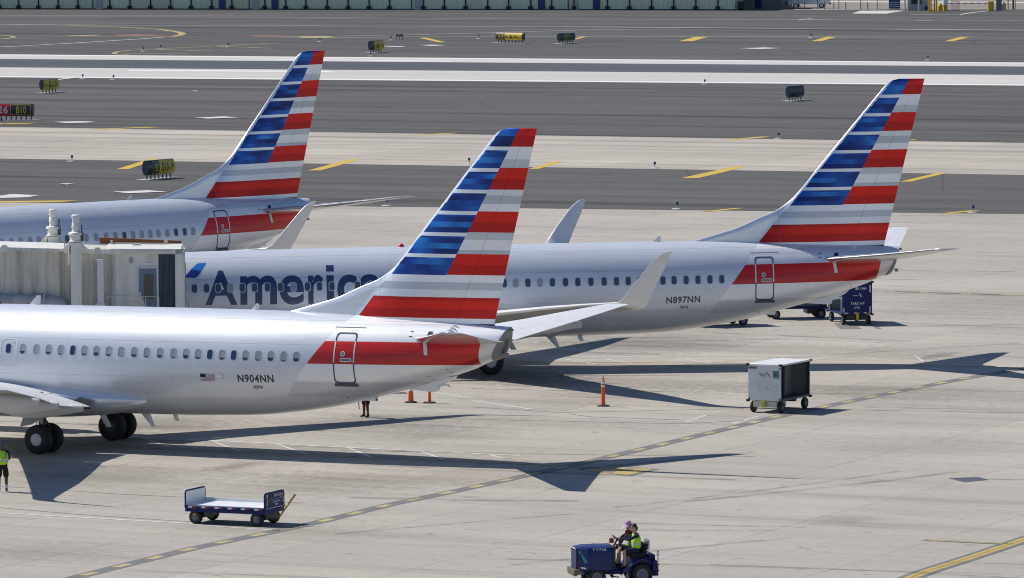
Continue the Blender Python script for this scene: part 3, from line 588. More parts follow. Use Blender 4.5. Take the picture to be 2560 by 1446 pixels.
# small fittings
def blade(s0, s1, st0, st1, z0, z1, w=.03, p=0): return MB().ring_loft([[L(s0, p, z0), L((s0 + s1) / 2, p + w, z0), L(s1, p, z0), L((s0 + s1) / 2, p - w, z0)], [L(st0, p, z1), L((st0 + st1) / 2, p + w * .6, z1), L(st1, p, z1), L((st0 + st1) / 2, p - w * .6, z1)]])
keep('antenna 0', blade(17.45, 17.95, 17.82, 17.98, 5.36, 5.74), [PM['light']]); keep('antenna 1', blade(27.12, 27.45, 27.36, 27.47, 5.44, 5.70), [PM['light']])
for i, (a, c, d, e, z0, z1) in enumerate([(20.55, 20.85, 20.86, 21.1, 1.25, .80), (22.4, 22.8, 22.85, 23.0, 1.36, .88), (23.75, 23.98, 23.88, 24.05, 1.40, 1.14)]): keep('drain_mast %d' % i, blade(a, c, d, e, z0, z1, .035, .1), [PM['light']])
keep('beacon', MB().lathe([(.14, -.02), (.13, .05), (.08, .11), (.01, .13)], L(16.07, 0, 5.37), n=16), [M['red_glow']])
b = MB(); b.prism([(33.75, 2.70), (34.85, 2.62), (34.98, 2.66), (35.02, 2.82), (35.6, 3.10), (35.75, 3.24), (34.5, 2.95)], lambda s, z: L(s, .16, z), lambda s, z: L(s, -.16, z)); b.prism([(34.98, 2.8), (35.35, 2.86), (35.5, 2.82), (35.4, 2.93), (35.0, 2.92)], lambda s, z: L(s, .04, z), lambda s, z: L(s, -.04, z)); keep('tail_skid', b, [PM['silver']])
b = MB(); b.prism([(31.95, 2.22), (32.45, 2.2), (32.5, 2.3), (32.4, 2.5), (31.8, 2.4)], lambda s, z: L(s, .25, z), lambda s, z: L(s, .02, z)); b.box(L(32.50, .13, 2.25), (.04, .08, .08), 1); keep('belly_scoop', b, [PM['silver'], M['dark_grey']])
keep('trim_slot', MB().quad(FP(34.98, 4.76, .012), FP(35.16, 4.76, .012), FP(35.19, 4.92, .03), FP(35.02, 4.92, .03)), [M['black_paint']], 0)
b = MB()
for i in range(4): b.add([FP(35.62 + .05 * i, 4.93 + .07 * i, .0), FP(35.9 + .05 * i, 4.90 + .07 * i, .0), FP(35.86 + .05 * i, 4.90 + .07 * i, .13)], [(0, 1, 2)])
keep('vortex_generator', b, [PM['light']], 0)
b = MB(); b.quad(FP(34.92, 4.45, .02), FP(35.06, 4.45, .02), FP(35.12, 4.08, .02), FP(34.98, 4.08, .02)); b.quad(FP(34.84, 4.66, .03), FP(34.97, 4.66, .03), FP(35.06, 4.45, .02), FP(34.92, 4.45, .02)); keep('stabiliser_scale_mark', b, [M['white_paint']], 0)
b = MB()
PROBES = []
for s, z in ((34.3, 3.0), (34.95, 3.28), (35.7, 3.57)): PROBES.append(MB()); PROBES[-1].quad(FP(s, z, .01), FP(s + .05, z - .01, .01), FP(s + .15, z - .17, .01), FP(s + .11, z - .17, .01))
PROBES.append(MB()); PROBES[-1].quad(FP(31.50, 2.87, .008), FP(31.55, 2.87, .008), FP(31.70, 2.36, .008), FP(31.62, 2.36, .008)); PROBES.append(MB()); PROBES[-1].quad(FP(34.30, 4.93, .008), FP(34.42, 4.93, .008), FP(34.42, 4.90, .008), FP(34.30, 4.90, .008)); PROBES.append(MB()); PROBES[-1].quad(FP(34.30, 4.76, .008), FP(34.42, 4.76, .008), FP(34.42, 4.73, .008), FP(34.30, 4.73, .008))
for i, b in enumerate(PROBES): keep('probe %d' % i, b, [M['black_paint']], 0)
# windows and doors lie on the skin
def rr(s0, s1, z0, z1, r, k=5, lean=0.0):
    pts = []
    for cx, cz, a0 in ((s1 - r, z1 - r, 0), (s0 + r, z1 - r, 90), (s0 + r, z0 + r, 180), (s1 - r, z0 + r, 270)):
        for i in range(k + 1):
            a = R(a0 + 90 * i / k); x, z = cx + r * math.cos(a), cz + r * math.sin(a); pts.append((x + lean * (z - z0), z))
    return pts
def dens(pts, step=.15):
    out = []
    for i, a in enumerate(pts):
        c = pts[(i + 1) % len(pts)]; n = max(1, int(math.hypot(c[0] - a[0], c[1] - a[1]) / step)); out += [(a[0] + (c[0] - a[0]) * j / n, a[1] + (c[1] - a[1]) * j / n) for j in range(n)]
    return out
def ring_decal(b, out, inn, off, mi=0, f=None):
    n = len(out)
    for i in range(n):
        j = (i + 1) % n; m = f((out[i][1] + out[j][1]) / 2) if f else mi
        b.quad(FP(*out[i], off), FP(*out[j], off), FP(*inn[j], off), FP(*inn[i], off), m)
def scaled(pts, w):
    cx = sum(p[0] for p in pts) / len(pts); cz = sum(p[1] for p in pts) / len(pts); hx = max(abs(p[0] - cx) for p in pts); hz = max(abs(p[1] - cz) for p in pts)
    return [(cx + (p[0] - cx) * (hx - w) / hx, cz + (p[1] - cz) * (hz - w) / hz) for p in pts]
def fill_decal(b, pts, off, mi=0): b.poly([FP(*p, off) for p in pts], mi)
WIN_S = [6.98, 7.50, 8.01, 8.53, 9.05, 9.58, 10.14, 10.70, 11.27, 11.87, 12.39, 12.93, 14.05, 14.60, 15.14, 15.68, 16.22, 16.90, 17.60, 18.22, 18.82, 19.36, 19.89, 20.42, 20.92, 21.45, 21.98, 22.52, 23.09, 23.63, 24.20, 24.78, 25.32, 25.83, 26.34, 26.85, 27.35, 27.84, 28.37, 28.89, 29.42, 29.94]
def win_z(s): return 3.775 + (s - 7) * .0055
for i, s in enumerate(WIN_S):
    z = win_z(s); o = rr(s - .128, s + .128, z - .195, z + .195, .105); b = MB(); mid = scaled(o, .022)
    ring_decal(b, scaled(o, -.014), o, .006, 0); ring_decal(b, o, mid, .012, 1); keep('window %d' % i, b, [PM['light'], M['window_rim']], 0)
    def cut(pts, zc_, below): 
        out = []
        for k, a in enumerate(pts):
            c = pts[(k + 1) % len(pts)]; ia = (a[1] < zc_) == below; ic = (c[1] < zc_) == below
            if ia: out.append(a)
            if ia != ic: u = (zc_ - a[1]) / (c[1] - a[1]); out.append((a[0] + (c[0] - a[0]) * u, zc_))
        return out
    for kind in range(4):
        b = MB(); zc_ = z - .05 - .028 * ((i * 7 + i // 5) % 5); up, lo = cut(mid, zc_, False), cut(mid, zc_, True)
        fill_decal(b, up, .0075, 0); fill_decal(b, lo, .0075, 1)
        ms = [[M['window_shade'], M['window_gap']], [M['window_blue'], M['window_gap']], [M['window_mid'], M['window_mid']], [M['window_shade'], M['window_shade']]][kind]
        keep('pane %d %d' % (i, kind), b, ms, 0)
b = MB(); o = dens(rr(31.43, 32.27, 2.95, 4.83, .13)); i_ = scaled(o, .05)
ring_decal(b, o, i_, .008, f=lambda z: 1 if 3.70 < z < 4.5 else 0); b.quad(FP(31.42, 2.95, .012), FP(32.3, 2.95, .012), FP(32.32, 2.85, .05), FP(31.42, 2.85, .05), 2)
b.quad(FP(31.25, 5.02, .01), FP(32.5, 5.02, .01), FP(32.5, 5.005, .02), FP(31.25, 5.005, .02), 2); keep('aft_door', b, [M['letter_blue'], M['white_paint'], M['dark_grey']], 0)
b = MB(); o = [(31.80 + .09 * math.cos(a), 4.06 + .10 * math.sin(a)) for a in [2 * math.pi * k / 16 for k in range(16)]]; ring_decal(b, o, scaled(o, .03), .012, 1); fill_decal(b, scaled(o, .03), .010, 2)
keep('aft_door_viewport', b, [M['white_paint'], M['white_paint'], M['hub_grey']], 0); b = MB(); o = rr(31.70, 32.16, 3.76, 3.90, .06); ring_decal(b, o, scaled(o, .03), .012, 1); fill_decal(b, rr(31.78, 32.10, 3.80, 3.86, .02), .012, 2)
keep('aft_door_handle', b, [M['white_paint'], M['white_paint'], M['hub_grey']], 0)
b = MB(); o = dens(rr(17.24, 17.99, 3.13, 4.22, .17)); ring_decal(b, o, scaled(o, .045), .008); b.quad(FP(17.58, 4.09, .01), FP(17.68, 4.09, .01), FP(17.68, 4.13, .01), FP(17.58, 4.13, .01)); o = rr(17.74, 17.86, 4.05, 4.14, .03); ring_decal(b, o, scaled(o, .02), .01); keep('overwing_exit', b, [M['white_paint']], 0)
b = MB(); o = dens(rr(4.45, 5.32, 2.72, 4.56, .14)); ring_decal(b, o, scaled(o, .05), .008); keep('forward_door', b, [M['letter_blue']], 0)
b = MB(); fill_decal(b, rr(26.62, 26.88, 3.02, 3.17, .05), .03); keep('outflow_cover', b, [M['white_paint']], 0)
b = MB(); o = [(6.62 + .11 * math.cos(a), 3.05 + .15 * math.sin(a)) for a in [2 * math.pi * k / 20 for k in range(20)]]; ring_decal(b, o, scaled(o, .018), .008); keep('access_ring', b, [M['letter_blue']], 0)
for n_, sgn in enumerate((1, -1)):
    b = MB().poly([FP(2.05, 3.95, .01, sgn), FP(2.45, 3.95, .01, sgn), FP(2.55, 4.35, .01, sgn), FP(2.3, 4.3, .01, sgn)]); keep('cockpit_window %d' % (2 * n_), b, [M['glass_dark']], 0); b = MB().poly([FP(2.52, 3.98, .01, sgn), FP(3.05, 4.05, .01, sgn), FP(3.0, 4.5, .01, sgn), FP(2.62, 4.4, .01, sgn)]); keep('cockpit_window %d' % (2 * n_ + 1), b, [M['glass_dark']], 0)
# lettering
def wrap(b, pts, off, mi=0, step=.06):
    bm = bmesh.new(); bm.faces.new([bm.verts.new((p[0], p[1], 0)) for p in pts]); z = min(p[1] for p in pts) + step; z1 = max(p[1] for p in pts)
    while z < z1: bmesh.ops.bisect_plane(bm, geom=bm.verts[:] + bm.edges[:] + bm.faces[:], plane_co=(0, z, 0), plane_no=(0, 1, 0)); z += step
    bm.verts.index_update(); b.add([FP(v.co.x, v.co.y, off) for v in bm.verts], [tuple(v.index for v in f.verts) for f in bm.faces], mi); bm.free()
def glyphs(text, bold=0.0):
    cu = bpy.data.curves.new("t", 'FONT'); cu.body = text; cu.size = 1; cu.offset = bold; cu.fill_mode = 'FRONT'; cu.resolution_u = 6; cu.space_character = 1.12
    o = bpy.data.objects.new("t", cu); col.objects.link(o); dg = bpy.context.evaluated_depsgraph_get(); me = bpy.data.meshes.new_from_object(o.evaluated_get(dg))
    bpy.data.objects.remove(o); bpy.data.curves.remove(cu)
    bm = bmesh.new(); bm.from_mesh(me); bpy.data.meshes.remove(me); return bm
def letters(text, fn, x0, x1, y0, y1, step=None, bold=0.0, b=None, mi=0):
    """text scaled to the box and laid on a surface by fn(x, y)"""
    bm = glyphs(text, bold); xs = [v.co.x for v in bm.verts]; ys = [v.co.y for v in bm.verts]; ax, bx, ay, by = min(xs), max(xs), min(ys), max(ys)
    for v in bm.verts: v.co.x = x0 + (v.co.x - ax) * (x1 - x0) / (bx - ax); v.co.y = y0 + (v.co.y - ay) * (y1 - y0) / (by - ay)
    if step:
        y = y0 + step
        while y < y1 - 1e-4:
            bmesh.ops.bisect_plane(bm, geom=bm.verts[:] + bm.edges[:] + bm.faces[:], plane_co=(0, y, 0), plane_no=(0, 1, 0)); y += step
    bmesh.ops.triangulate(bm, faces=bm.faces[:]); bm.verts.index_update()
    b = b or MB(); b.add([fn(v.co.x, v.co.y) for v in bm.verts], [tuple(v.index for v in f.verts) for f in bm.faces], mi); bm.free(); return b
b = MB()
for ch, s0, s1, z0, z1 in (('A', 7.44, 8.83, 3.05, 4.52), ('m', 8.96, 10.55, 3.05, 4.29), ('e', 10.66, 11.72, 3.03, 4.29), ('r', 11.90, 12.56, 3.05, 4.29), ('c', 13.16, 14.03, 3.03, 4.29), ('a', 14.16, 15.14, 3.03, 4.30), ('n', 15.38, 16.36, 3.05, 4.30)):
    letters(ch, lambda s, z: FP(s, z, .004), s0, s1, z0, z1, .1, .022, b)
wrap(b, [(12.70, 3.05), (13.02, 3.05), (13.02, 4.27), (12.70, 4.27)], .004); wrap(b, [(12.70, 4.43), (13.03, 4.43), (13.03, 4.69), (12.70, 4.69)], .004); keep('lettering', b, [M['letter_blue']], 0)
def reg(text, small): b = letters(text, lambda s, z: FP(s, z + (s - 27.5) * .02, .006), 27.5, 28.99, 2.87, 3.17, .1, .022); letters(small, lambda s, z: FP(s, z, .006), 28.10, 28.47, 2.62, 2.77, .1, .03, b); return b
keep('registration A', reg('N904NN', '3JN'), [M['reg_grey']], 0); keep('registration B', reg('N897NN', '3JG'), [M['reg_grey']], 0)
b = MB()
for i in range(13): 
    z1 = 3.155 - i * .021; z0 = z1 - .021; s0 = 26.16 if i < 7 else 25.92
    b.quad(FP(s0, z0, .006), FP(26.53, z0, .006), FP(26.53, z1, .006), FP(s0, z1, .006), i % 2)
b.quad(FP(25.92, 3.155 - .147, .006), FP(26.16, 3.155 - .147, .006), FP(26.16, 3.155, .006), FP(25.92, 3.155, .006), 2); keep('flag', b, [mat('flag_red', (.20, .03, .05), .5), M['white_paint'], M['navy_paint']], 0)
b = MB(); wrap(b, ((6.36, 4.05), (6.56, 4.24), (7.00, 4.22), (7.10, 4.26), (7.17, 4.33), (7.28, 4.50), (6.86, 4.58)), .006, 1); wrap(b, ((6.86, 4.58), (7.28, 4.50), (7.53, 4.84), (7.22, 4.83), (7.10, 4.79)), .007, 0)
wrap(b, ((6.10, 4.05), (6.52, 4.03), (6.62, 3.90), (6.63, 3.75), (6.50, 3.5), (6.36, 3.35), (6.20, 3.6)), .006, 2); keep('emblem', b, [M['logo_top'], M['logo_low'], M['logo_red']], 0)
# ---------------------------------------------------------------- the three airliners
PART = {'port': '', 'starboard': ''}
def airliner(label, X, Y, hd, kinds, extra, group='airliners parked at the gates'):
    t = thing('airliner', label, 'airliner', (X, Y, 0), -R(hd), group)
    def put(key, name, parent=t): return obj(name, MESH[key], parent)
    f = put('fuselage', 'fuselage'); put('exhaust_fairing', 'exhaust_fairing'); fin = put('fin', 'fin'); put('rudder', 'rudder'); put('rudder_gap', 'rudder_gap', fin); put('fin_light', 'fin_inlet', fin); put('wing_fairing', 'wing_fairing')
    for nm in ('port', 'starboard'):
        w = put('wing ' + nm, 'wing'); 
        for k in ('inboard_flap', 'flap_end_plate', 'outboard_flap', 'aileron', 'wing_tip_edge', 'winglet'): put(k + ' ' + nm, k, w)
        for i in range(3): put('flap_fairing %d %s' % (i, nm), 'flap_fairing', w)
        s = put('tailplane ' + nm, 'tailplane'); put('elevator ' + nm, 'elevator', s)
        n = put('nacelle ' + nm, 'engine_nacelle'); put('fan ' + nm, 'fan', n); put('exhaust_cone ' + nm, 'exhaust_cone', n); put('pylon ' + nm, 'pylon', n)
        g = put('main_strut ' + nm, 'landing_gear_strut'); put('gear_door ' + nm, 'gear_door', g)
        for io in ('outer', 'inner'): put('main_wheel %s %s' % (nm, io), 'wheel', g); put('main_hub %s %s' % (nm, io), 'wheel_hub', g)
    g = put('nose_strut', 'nose_gear_strut'); put('nose_wheel 0', 'wheel', g); put('nose_wheel 1', 'wheel', g)
    for k in ('antenna 0', 'antenna 1', 'drain_mast 0', 'drain_mast 1', 'drain_mast 2', 'beacon', 'tail_skid', 'belly_scoop', 'trim_slot', 'vortex_generator', 'stabiliser_scale_mark', 'probe 0', 'probe 1', 'probe 2', 'probe 3', 'probe 4', 'probe 5', 'outflow_cover', 'access_ring', 'cockpit_window 0', 'cockpit_window 1', 'cockpit_window 2', 'cockpit_window 3', 'forward_door', 'emblem', 'lettering'): put(k, k.split()[0])
    d = put('aft_door', 'aft_door'); put('aft_door_handle', 'door_handle', d); put('aft_door_viewport', 'door_viewport', d); put('overwing_exit', 'overwing_exit')
    for k in extra: put(k, k.split()[0])
    for i in range(len(WIN_S)): w = put('window %d' % i, 'window'); put('pane %d %d' % (i, kinds[i]), 'pane', w)
    return t
nW = len(WIN_S)
kA = [0] * nW; kA[18] = 1
for i in (23, 34, 36): kA[i] = 1
kB = [2] * nW
for i in (3, 8, 24, 26): kB[i] = 3
kC = [3] * nW; kC[40] = 2; kC[26] = 2; kC[27] = 2
for i in range(24, 40, 3): kC[i] = 2 if i % 2 else 3
airliner('nearest airliner, registration N904NN beside a small flag on its silver flank', -16.5406, 234.1712, 25.787, kA, ['registration A', 'flag'])
airliner('middle airliner, registration N897NN, tall dark blue lettering, jet bridge at its nose', -1.2107, 267.4477, -4.910, kB, ['registration B'])
airliner('farthest airliner, striped tail angled away, its flank behind the jet bridge', -24.8764, 296.0711, -36.757, kC, [])
# ---------------------------------------------------------------- jet bridge (same axes as the middle airliner)
def streaky(name, c, k=.25):
    t = NT(name); o, x, y, z = t.pos()
    a = t.noise(t.xyz(t.m('MULTIPLY', x, 2.2), t.m('MULTIPLY', y, 2.2), t.m('MULTIPLY', z, .18)), 1.0, 4, .6); b = t.noise(o, .7, 3, .6)
    f = t.m('MULTIPLY', t.ramp(a, [(.33, 1 - k), (.55, 1.0)]), t.m('MULTIPLY_ADD', b, .2, .9))
    return t.set(t.mix(1.0, c, f, 'MULTIPLY'), .5, spec=.3)
JB = streaky('bridge_wall', (.68, .64, .55), .42); JR = streaky('bridge_roof', (.74, .72, .65), .12); JC = streaky('bridge_column', (.80, .78, .71), .25); JD = streaky('bridge_door_blue', (.19, .24, .31)); JG = mat('bridge_curtain', (.15, .17, .22), .6)
jb = thing('jet_bridge', 'cream corrugated jet bridge with a grey door and two tall jack columns', 'jet bridge', (-1.2107, 267.4477, 0), R(4.910))
def slope(s): return 5.92 - .0386 * (s + 1.38)
def wall_ring(s, p0, p1, drop, dp=0.0):
    z = slope(s); return [L(s, p0, z - drop), L(s, p1 + dp, z - drop), L(s, p1 + dp, z), L(s, p0, z)]
b = MB(); n = 0
ss = []; s = -21.0
while s < .95: ss += [(s, 0), (s + .30, 0), (s + .36, .05), (s + .54, .05)]; s += .60
b.ring_loft([wall_ring(s, 2.25, 5.45, 3.3, d) for s, d in ss if s < 1.35]); b.build('outer_tunnel', [JB], jb, 25)
b = MB(); ss = []; s = .6
while s < 3.3: ss += [(s, 0), (s + .22, 0), (s + .27, .04), (s + .45, .04)]; s += .50
b.ring_loft([wall_ring(s, 2.45, 5.25, 3.15, d) for s, d in ss]); b.build('inner_tunnel', [JB], jb, 25)
b = MB(); b.ring_loft([[L(s, 2.1, slope(s) - .14), L(s, 5.6, slope(s) - .14), L(s, 5.6, slope(s) + .0), L(s, 3.85, slope(s) + .10), L(s, 2.1, slope(s) + .02)] for s in (-21, 1.35)])
b.ring_loft([[L(s, 2.3, slope(s) - .20), L(s, 5.4, slope(s) - .20), L(s, 5.4, slope(s) - .06), L(s, 2.3, slope(s) - .05)] for s in (1.35, 3.65)])
for s in (-1.2, 2.75): b.prism([(s - .22, slope(s) - .2), (s + .22, slope(s) - .2), (s + .1, slope(s) + .1), (s - .1, slope(s) + .1)], lambda a, c: L(a, 5.66, c), lambda a, c: L(a, 5.55, c))
for k in range(14): b.box(L(-2.2 + k * .45, 5.62, slope(-2.2 + k * .45) - .13), (.16, .06, .10))
r = b.build('tunnel_roof', [JR], jb, 25)
b = MB(); b.box(L(5.0, 3.85, 4.16), (2.95, 2.9, 3.15)); b.build('cab', [JC], jb)
b = MB(); b.ring_loft([[L(s, 2.3, z - .22), L(s, 5.45, z - .22), L(s, 5.45, z), L(s, 2.3, z + .02)] for s, z in ((3.25, 5.78), (6.42, 5.74))]); b.box(L(5.15, 5.42, 5.62), (1.4, .12, .12)); rf = b.build('cab_roof', [JR], jb, 25)
b = MB(); b.ring_loft([[L(s, 2.2, z), L(s, 2.28, z), L(s, 2.28, z + .26), L(s, 2.2, z + .26)] for s, z in ((2.9, 5.80), (6.42, 5.62))]); b.build('roof_edge_board', [M['rust']], rf)
b = MB(); b.tube([L(3.4, 2.9, 5.85), L(4.4, 3.0, 5.84), L(5.7, 2.8, 5.80)], .03); b.box(L(5.75, 2.6, 5.86), (.15, .1, .16)); b.box(L(4.45, 3.6, 5.84), (.35, .2, .06)); b.box(L(3.4, 2.9, 5.9), (.1, .1, .16)); b.build('roof_conduit', [M['cream_paint']], rf)
b = MB(); b.box(L(4.86, 5.33, 3.62), (.78, .08, 2.6)); dd = b.build('service_door', [JD], jb, bevel=.01)
b = MB(); b.box(L(4.92, 5.38, 4.14), (.38, .03, 1.05)); b.build('door_window', [M['olive']], dd)
b = MB(); b.box(L(4.55, 5.40, 3.76), (.08, .06, .34)); b.build('door_handle', [M['alu']], dd)
b = MB(); b.box(L(4.46, 5.32, 3.65), (.05, .12, 2.6)); b.box(L(5.28, 5.32, 3.65), (.05, .12, 2.6)); b.box(L(4.86, 5.32, 4.95), (.87, .12, .05)); b.box(L(4.90, 5.31, 5.12), (.28, .04, .09)); b.build('door_frame', [M['white_paint']], dd)
b = MB()
for k in range(16):
    s = 5.34 + k * .052; b.prism([(s, 5.30), (s + .026, 5.36), (s + .052, 5.30)], lambda a, p: L(a, p, 2.7), lambda a, p: L(a, p, 5.58))
b.box(L(5.76, 5.33, 5.60), (.95, .14, .16)); b.build('cab_curtain', [JG], jb, 20)
b = MB(); b.box(L(6.22, 5.3, 4.2), (.36, .3, 3.1)); b.box(L(6.36, 5.36, 5.45), (.1, .16, .9)); b.build('cab_post', [JC], jb, bevel=.02)
b = MB()
for k in range(4): a = k * .075; b.ring_loft([[L(6.30 + a - .05 * (k % 2), 2.1 - .0 * k, 2.9), L(6.30 + a - .05 * (k % 2), 4.8, 2.9), L(6.30 + a - .05 * (k % 2), 4.6, 5.35 - .12 * k), L(6.30 + a - .05 * (k % 2), 2.1, 5.45 - .1 * k)], [L(6.345 + a, 2.0, 2.95), L(6.345 + a, 4.2 - .3 * k, 2.95), L(6.345 + a, 4.1 - .3 * k, 5.3 - .12 * k), L(6.345 + a, 2.0, 5.4 - .1 * k)]])
b.build('docking_canopy', [M['olive']], jb, 20)
for p, s, nm in ((5.85, 1.83, 0), (1.75, .92, 1)):
    b = MB(); b.box(L(s, p, 3.4), (.46, .42, 5.4)); b.prism([(s - .62, 5.78), (s - .22, 6.2), (s - .22, 5.6)], lambda a, c: L(a, p, c), lambda a, c: L(a, p - .06, c)); b.prism([(s + .62, 5.70), (s + .22, 6.1), (s + .22, 5.6)], lambda a, c: L(a, p, c), lambda a, c: L(a, p - .06, c)); b.box(L(s - .3, p + .12, 5.6), (.05, .22, .9))
    c = b.build('jack_column', [JC], jb, bevel=.02)
    MB().lathe([(.30, 6.12), (.30, 6.16), (.24, 6.18), (.24, 6.42), (.32, 6.44), (.30, 6.52), (.17, 6.56), (.15, 6.7), (.18, 6.72), (.16, 6.92), (.14, 6.95), (.16, 7.0), (.15, 7.12), (.175, 7.15), (.175, 7.25), (.14, 7.28)], L(s, p, 0), n=18).build('jack_motor', [JC], c)
    b = MB(); b.cyl(L(s + .25, p + .1, 6.2), L(s + .25, p + .1, 6.85), .03); b.box(L(s + .28, p + .1, 6.35), (.1, .1, .35)); b.build('motor_cable', [M['dark_grey']], c)
b = MB(); b.box(L(1.4, 3.8, .95), (.5, 4.6, .45)); 
for p in (3.2, 4.4): b.cyl(L(1.4, p - .2, .6), L(1.4, p + .2, .6), .6, n=28)
b.build('drive_bogie', [M['dark_grey']], jb)
b = MB(); b.tube([L(-20, 5.75, 3.80), L(-4, 5.75, 3.70), L(.6, 5.72, 3.58), L(1.15, 5.70, 3.46), L(1.35, 5.6, 3.1), L(1.4, 5.5, 2.7)], .30, 16); b.box(L(.45, 5.78, 3.60), (.06, .64, .64)); b.build('air_hose', [streaky('hose_skin', (.45, .45, .44), .3)], jb, 50)
b = MB(); b.box(L(2.86, 5.50, 4.35), (.28, .26, 2.0)); b.box(L(2.83, 5.50, 3.28), (.42, .2, .4)); b.cyl(L(2.85, 5.52, 3.1), L(2.85, 5.52, 3.5), .15); b.build('downpipe_box', [M['white_paint']], jb, bevel=.015)
b = MB()
for a in [[(3.15, 5.4, 2.95), (3.15, 6.5, 2.95), (5.3, 6.5, 2.9)], [(3.15, 5.4, 3.85), (3.15, 6.5, 3.85), (5.3, 6.5, 3.8), (5.3, 5.4, 3.8)], [(3.35, 6.5, 2.75), (3.35, 6.5, 3.85)], [(3.15, 5.4, 2.75), (3.15, 5.4, 3.85)], [(5.3, 6.5, 2.7), (5.3, 6.5, 3.8)], [(4.75, 6.5, 2.7), (4.75, 6.5, 3.8)], [(4.75, 6.5, 3.3), (5.3, 6.5, 3.25)], [(2.7, 6.3, 2.9), (3.35, 6.5, 3.35)]]: b.tube([L(*q_) for q_ in a], .022, 6)
b.build('landing_rail', [M['alu']], jb)
MB().box(L(4.5, 6.45, 3.42), (.42, .03, .62), rot=Matrix.Rotation(R(-14), 3, 'Y')).build('rail_notice', [M['cream_paint']], jb)
b = MB(); b.box(L(4.1, 6.0, 2.6), (2.4, 1.2, .08)); b.tube([L(3.2, 6.3, 2.6), L(.4, 6.3, .1)], .06); b.build('service_stair', [M['steel']], jb)
b = MB(); b.box(L(4.18, 5.33, 5.27), (.12, .1, .22)); b.build('wall_lamp', [M['grey_paint']], jb)
MB().cyl(L(-21.5, 3.85, 0), L(-21.5, 3.85, 3.2), .6).cyl(L(-21.5, 3.85, 3.2), L(-21.5, 3.85, 7.2), 2.2, n=32).build('rotunda', [JC], jb)
